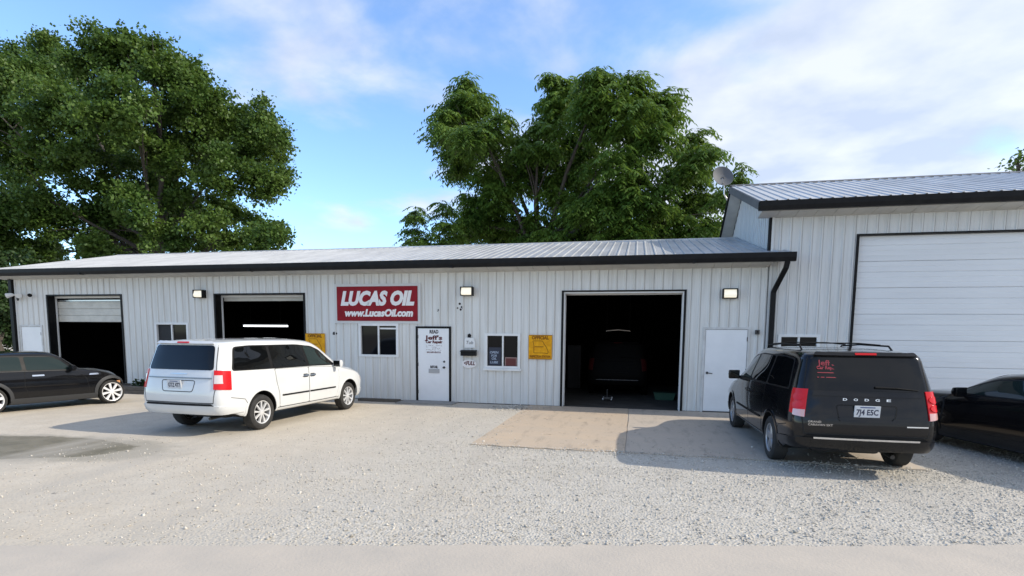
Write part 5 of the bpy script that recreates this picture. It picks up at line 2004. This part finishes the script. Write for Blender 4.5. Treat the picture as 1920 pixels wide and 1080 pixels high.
def leaves_simple(cl, n_per, size, spread):
    """clusters cl (n,3): flat-ish sprays of pointed leaves"""
    n = len(cl)
    nrm = unit(rng.normal(0, 0.55, (n, 3)) + np.array([0, -0.15, 1.0]))
    c = np.repeat(cl, n_per, 0)
    nn = np.repeat(nrm, n_per, 0)
    m = len(c)
    off = np.clip(rng.normal(0, 1, (m, 3)), -1.5, 1.5)
    off -= nn * (off * nn).sum(1, keepdims=True) * 0.72
    c = c + off * spread * rng.uniform(0.5, 1.2, (m, 1))
    ln = unit(nn + rng.normal(0, 0.55, (m, 3)))
    d = unit(np.cross(ln, rng.normal(0, 1, (m, 3))) + np.array([0, 0, -0.35]))
    sd = unit(np.cross(ln, d))
    L_ = size * rng.uniform(0.6, 1.35, (m, 1))
    w = L_ * rng.uniform(0.30, 0.46, (m, 1))
    bend = ln * L_ * 0.12
    v = np.stack([c, c + d * L_ * 0.5 + sd * w - bend, c + d * L_, c + d * L_ * 0.5 - sd * w - bend], 1)
    return v.reshape(-1, 3)


def leaves_frond(cl, nl, length, leaf):
    """drooping feather leaves: a stalk with pairs of leaflets"""
    n = len(cl)
    az = rng.uniform(0, 2 * math.pi, n)
    d = np.stack([np.cos(az), np.sin(az), rng.uniform(-0.1, 0.55, n)], 1)
    Ln = length * rng.uniform(0.65, 1.25, (n, 1))
    out = []
    for i in range(nl):
        t = (i // 2 + 1) / (nl // 2 + 0.5)
        p = cl + d * Ln * t + np.array([0, 0, -1.0]) * Ln * (0.75 * t * t)
        tg = unit(d + np.array([0, 0, -1.5]) * t)
        sd = unit(np.cross(tg, np.array([0, 0, 1.0]) + rng.normal(0, 0.15, (n, 3)))) * (1 if i % 2 else -1)
        dr = unit(sd * 0.9 + tg * 0.55 + np.array([0, 0, -0.55]) + rng.normal(0, 0.16, (n, 3)))
        wv = unit(np.cross(dr, rng.normal(0, 0.3, (n, 3)) + np.array([0, 0, 1.0])))
        l = leaf * rng.uniform(0.75, 1.25, (n, 1)) * (1.1 - 0.45 * abs(t - 0.45))
        w = l * 0.17
        out.append(np.stack([p, p + dr * l * 0.45 + wv * w, p + dr * l, p + dr * l * 0.45 - wv * w], 1))
    return np.concatenate(out, 0).reshape(-1, 3)


def tree(name, label, base, trunk_top, blobs, yplane, depth, leafm, kind, dens, trunk_r, group=None, leaf=0.16, n_per=14, limb_every=1, gap=0.0):
    """blobs: (px, py, r_px, [dy]) outline of the crown in the photo, given their own place in depth"""
    t = empty(name, label, 'tree', base, group=group)
    B = Vector(base)
    C_, R_ = [], []
    for b in blobs:
        dy = b[3] if len(b) > 3 else random.uniform(-depth, depth)
        p = on_y(b[0], b[1], yplane + dy)
        dist = (p - Vector((0, -CAM_D, CAM_H))).dot(_fw)
        C_.append(np.array(p))
        R_.append(b[2] * dist / F_PX)
    cls = []
    for c, r in zip(C_, R_):
        n = max(6, int(dens * r * r))
        # boughs: clumps of sprays on and inside the blob, so that the crown breaks into light and dark masses
        nb = max(3, int(5 + 5 * r))
        bd = unit(rng.normal(0, 1, (nb, 3)) + np.array([0, 0, 0.15]))
        bc = c + bd * r * rng.uniform(0.35, 0.88, (nb, 1))
        br = r * rng.uniform(0.20, 0.36, (nb, 1))
        pick = rng.integers(0, nb, n)
        dirs = unit(rng.normal(0, 1, (n, 3)))
        q = bc[pick] + dirs * np.array([1.15, 1.15, 0.75]) * br[pick] * (rng.random((n, 1)) ** 0.5) * 1.12
        if gap:
            nz = np.sin(q[:, 0] * 1.7 + c[1]) * np.sin(q[:, 2] * 1.9 + c[0]) * np.sin(q[:, 1] * 1.3)
            q = q[nz < gap]
        cls.append(q)
    cl = np.concatenate(cls)
    print(name, 'clusters', len(cl), 'leaves', len(cl) * n_per)
    v = leaves_simple(cl, n_per, leaf, leaf * 1.9) if kind == 'simple' else leaves_frond(cl, n_per, leaf * 3.2, leaf)
    # trunk and limbs
    mb = MB()
    top = Vector(trunk_top)
    tr = [B + (top - B) * k + Vector((random.gauss(0, .08), random.gauss(0, .08), 0)) * (1 if 0 < k < 1 else 0) for k in (0, .15, .4, .7, 1)]
    mb.tube(tr, [trunk_r * 1.35, trunk_r * 1.05, trunk_r * .95, trunk_r * .85, trunk_r * .7], 12)
    for i, (c, r) in enumerate(zip(C_, R_)):
        if i % limb_every:
            continue
        c = Vector(c)
        k = random.uniform(.55, 1.0)
        s = tr[0].lerp(top, k) if c.z > top.z else tr[0].lerp(top, max(.25, min(.9, (c.z - B.z) / max(.1, top.z - B.z) * .75)))
        mid = s.lerp(c, .5) + Vector((random.gauss(0, .35), random.gauss(0, .35), random.uniform(.1, .7))) * min(1, r)
        e = c + Vector((0, 0, r * .3))
        r0 = trunk_r * random.uniform(.28, .5)
        mb.tube([s, s.lerp(mid, .55) + Vector((0, 0, .1)), mid, mid.lerp(e, .6), e], [r0, r0 * .8, r0 * .6, r0 * .35, r0 * .12], 7)
        for q in range(5):
            a = mid.lerp(e, random.uniform(.0, .8))
            f = c + Vector(tuple(unit(rng.normal(0, 1, (1, 3)))[0])) * r * random.uniform(.6, .95)
            mb.tube([a, a.lerp(f, .5) + Vector((0, 0, r * .12)), f], [r0 * .3, r0 * .18, r0 * .06], 5)
    mb.build('trunk', BARK, t, smooth=60, loc=-B)
    o = quads_mesh('crown', v - np.array(B), leafm, t)
    return t


LT = on_y(285, 470, 13)
left_blobs = [(-70, 178, 110), (55, 178, 85), (15, 138, 55), (100, 123, 55), (175, 128, 75), (235, 103, 45), (280, 108, 55), (330, 158, 75), (370, 198, 60), (426, 225, 70), (476, 240, 65), (501, 290, 45), (250, 220, 85), (120, 250, 90), (0, 280, 95), (350, 285, 75), (416, 320, 60), (486, 350, 45), (60, 380, 75), (170, 350, 70), (270, 330, 60), (420, 400, 45), (491, 425, 45), (340, 400, 50), (150, 440, 55), (40, 450, 60), (-70, 400, 110), (220, 430, 50), (90, 310, 60), (200, 290, 60), (300, 250, 60), (516, 250, 28), (446, 270, 45), (20, 470, 45), (100, 470, 40), (175, 468, 38), (240, 465, 34), (335, 462, 36), (395, 455, 40), (436, 460, 35), (486, 462, 38), (516, 440, 28), (380, 425, 40), (300, 455, 26), (521, 330, 30), (285, 430, 42), (245, 385, 45), (320, 365, 45), (200, 400, 45), (300, 300, 50)]
tree('maple_tree', 'broad dark green tree with a big rounded crown behind the roof at left', (LT.x, 13, 0), (LT.x + .3, 13, 7.5), left_blobs, 13, 3.2, LEAF_A, 'simple', 80, .40, leaf=.18, n_per=22, gap=0.75, limb_every=3)
CT = on_y(1035, 440, 13)
mid_blobs = [(880, 180, 38), (875, 225, 50), (850, 250, 45), (900, 260, 50), (865, 300, 42), (925, 235, 30), (845, 215, 25), (1050, 165, 42), (1060, 215, 55), (1130, 170, 52), (1120, 230, 65), (1195, 175, 42), (1235, 200, 38), (1240, 230, 30), (1200, 245, 55),
             (1010, 265, 48), (965, 300, 50), (1080, 300, 70), (1170, 310, 62), (1045, 350, 55), (1130, 375, 62), (1210, 370, 52), (1300, 275, 36), (1310, 310, 42), (1275, 345, 45), (1315, 365, 45), (1250, 410, 45), (1310, 420, 45), (940, 370, 40), (905, 395, 42), (875, 430, 30), (950, 425, 38),
             (1000, 420, 40), (1070, 425, 45), (1165, 430, 40), (1210, 440, 35), (920, 330, 38), (830, 250, 22), (890, 440, 34), (935, 450, 34), (990, 455, 34), (1040, 452, 36), (1095, 455, 38), (1150, 455, 36), (1205, 455, 34), (1260, 450, 36), (1310, 450, 34), (1340, 430, 28), (1000, 330, 40), (1090, 390, 50)]
tree('walnut_tree', 'green tree with drooping feathery leaves behind the middle of the roof', (CT.x, 13, 0), (CT.x - .8, 13, 7.2), mid_blobs, 13, 2.6, LEAF_B, 'frond', 215, .36, leaf=.26, n_per=12, gap=0.85, limb_every=3)
for blobs, lab, px in (([(783, 405, 22, 0), (775, 440, 22, .2), (800, 450, 22, -.2)], 'slim sapling with drooping leaves left of the middle tree', 785),
                       ([(828, 398, 20, .3), (835, 432, 24, 0), (850, 450, 22, .2)], 'second slim sapling close beside the middle tree', 832),
                       ([(1392, 322, 14, 0), (1380, 345, 22, .2), (1400, 355, 18, 0), (1365, 375, 25, 0)], 'sapling with light leaves behind the dish and tall gable', 1385)):
    p = on_y(px, 470, 10)
    tree('sapling', lab, (p.x, 10, 0), (p.x, 10, 5.6), blobs, 10, .5, LEAF_B, 'frond', 260, .07, group='saplings behind the roof', leaf=.20, n_per=12)
p = on_y(1960, 330, 14)
tree('maple_tree', 'tree top just showing over the tall roof at the right edge', (p.x, 14, 0), (p.x, 14, 7), [(1905, 300, 14, 0), (1935, 310, 30, 0), (1980, 300, 50, 0), (2040, 320, 60, .5)], 14, 1, LEAF_A, 'simple', 30, .3, leaf=.17)
for blobs, lab, px in (([(0, 500, 45, 0), (-20, 560, 60, 0), (10, 610, 40, .5), (-60, 620, 70, 0), (5, 560, 35, -.5), (20, 520, 20, .8)], 'dark bushy tree filling the gap left of the workshop', 0),
                       ([(-120, 480, 90, 0), (-150, 580, 90, 0), (-100, 380, 70, 1)], 'dark tree beyond the left edge of the workshop', -120)):
    p = on_y(px, 620, 7)
    tree('bushy_tree', lab, (p.x, 7, 0), (p.x, 7, 3.0), blobs, 7, 1.0, LEAF_C, 'simple', 150, .18, leaf=.18, n_per=18)

# small plant with white blooms in the timber bed
t = empty('flowering_plant', 'small leafy plant with two white blooms in the timber bed', 'plant', (-14.72, -0.45, 0.20))
cl = np.array([(random.gauss(0, .22), random.gauss(-.02, .08), abs(random.gauss(.09, .06))) for _ in range(110)])
quads_mesh('foliage', leaves_simple(cl, 9, .07, .06), LEAF_C, t)
for x, z in ((.12, .22), (.22, .24)):
    mb = MB()
    for k in range(6):
        a = k * math.pi / 3
        d = Vector((math.cos(a), -.35, math.sin(a)))
        e = Vector((-math.sin(a), 0, math.cos(a)))
        c = Vector((x, -.14, z))
        mb.add([c, c + d * .03 + e * .018, c + d * .055, c + d * .03 - e * .018], [(0, 1, 2, 3)])
    mb.lathe([(-.012, 0), (-.008, .012), (0, .014)], 'y', 8, (x, -.14, z))
    mb.build('bloom', WHITE, t)
MB().tube([(0, 0, -.02), (.02, 0, .08), (.12, -.1, .20)], .008, 5).build('stem', LEAF_C, t)
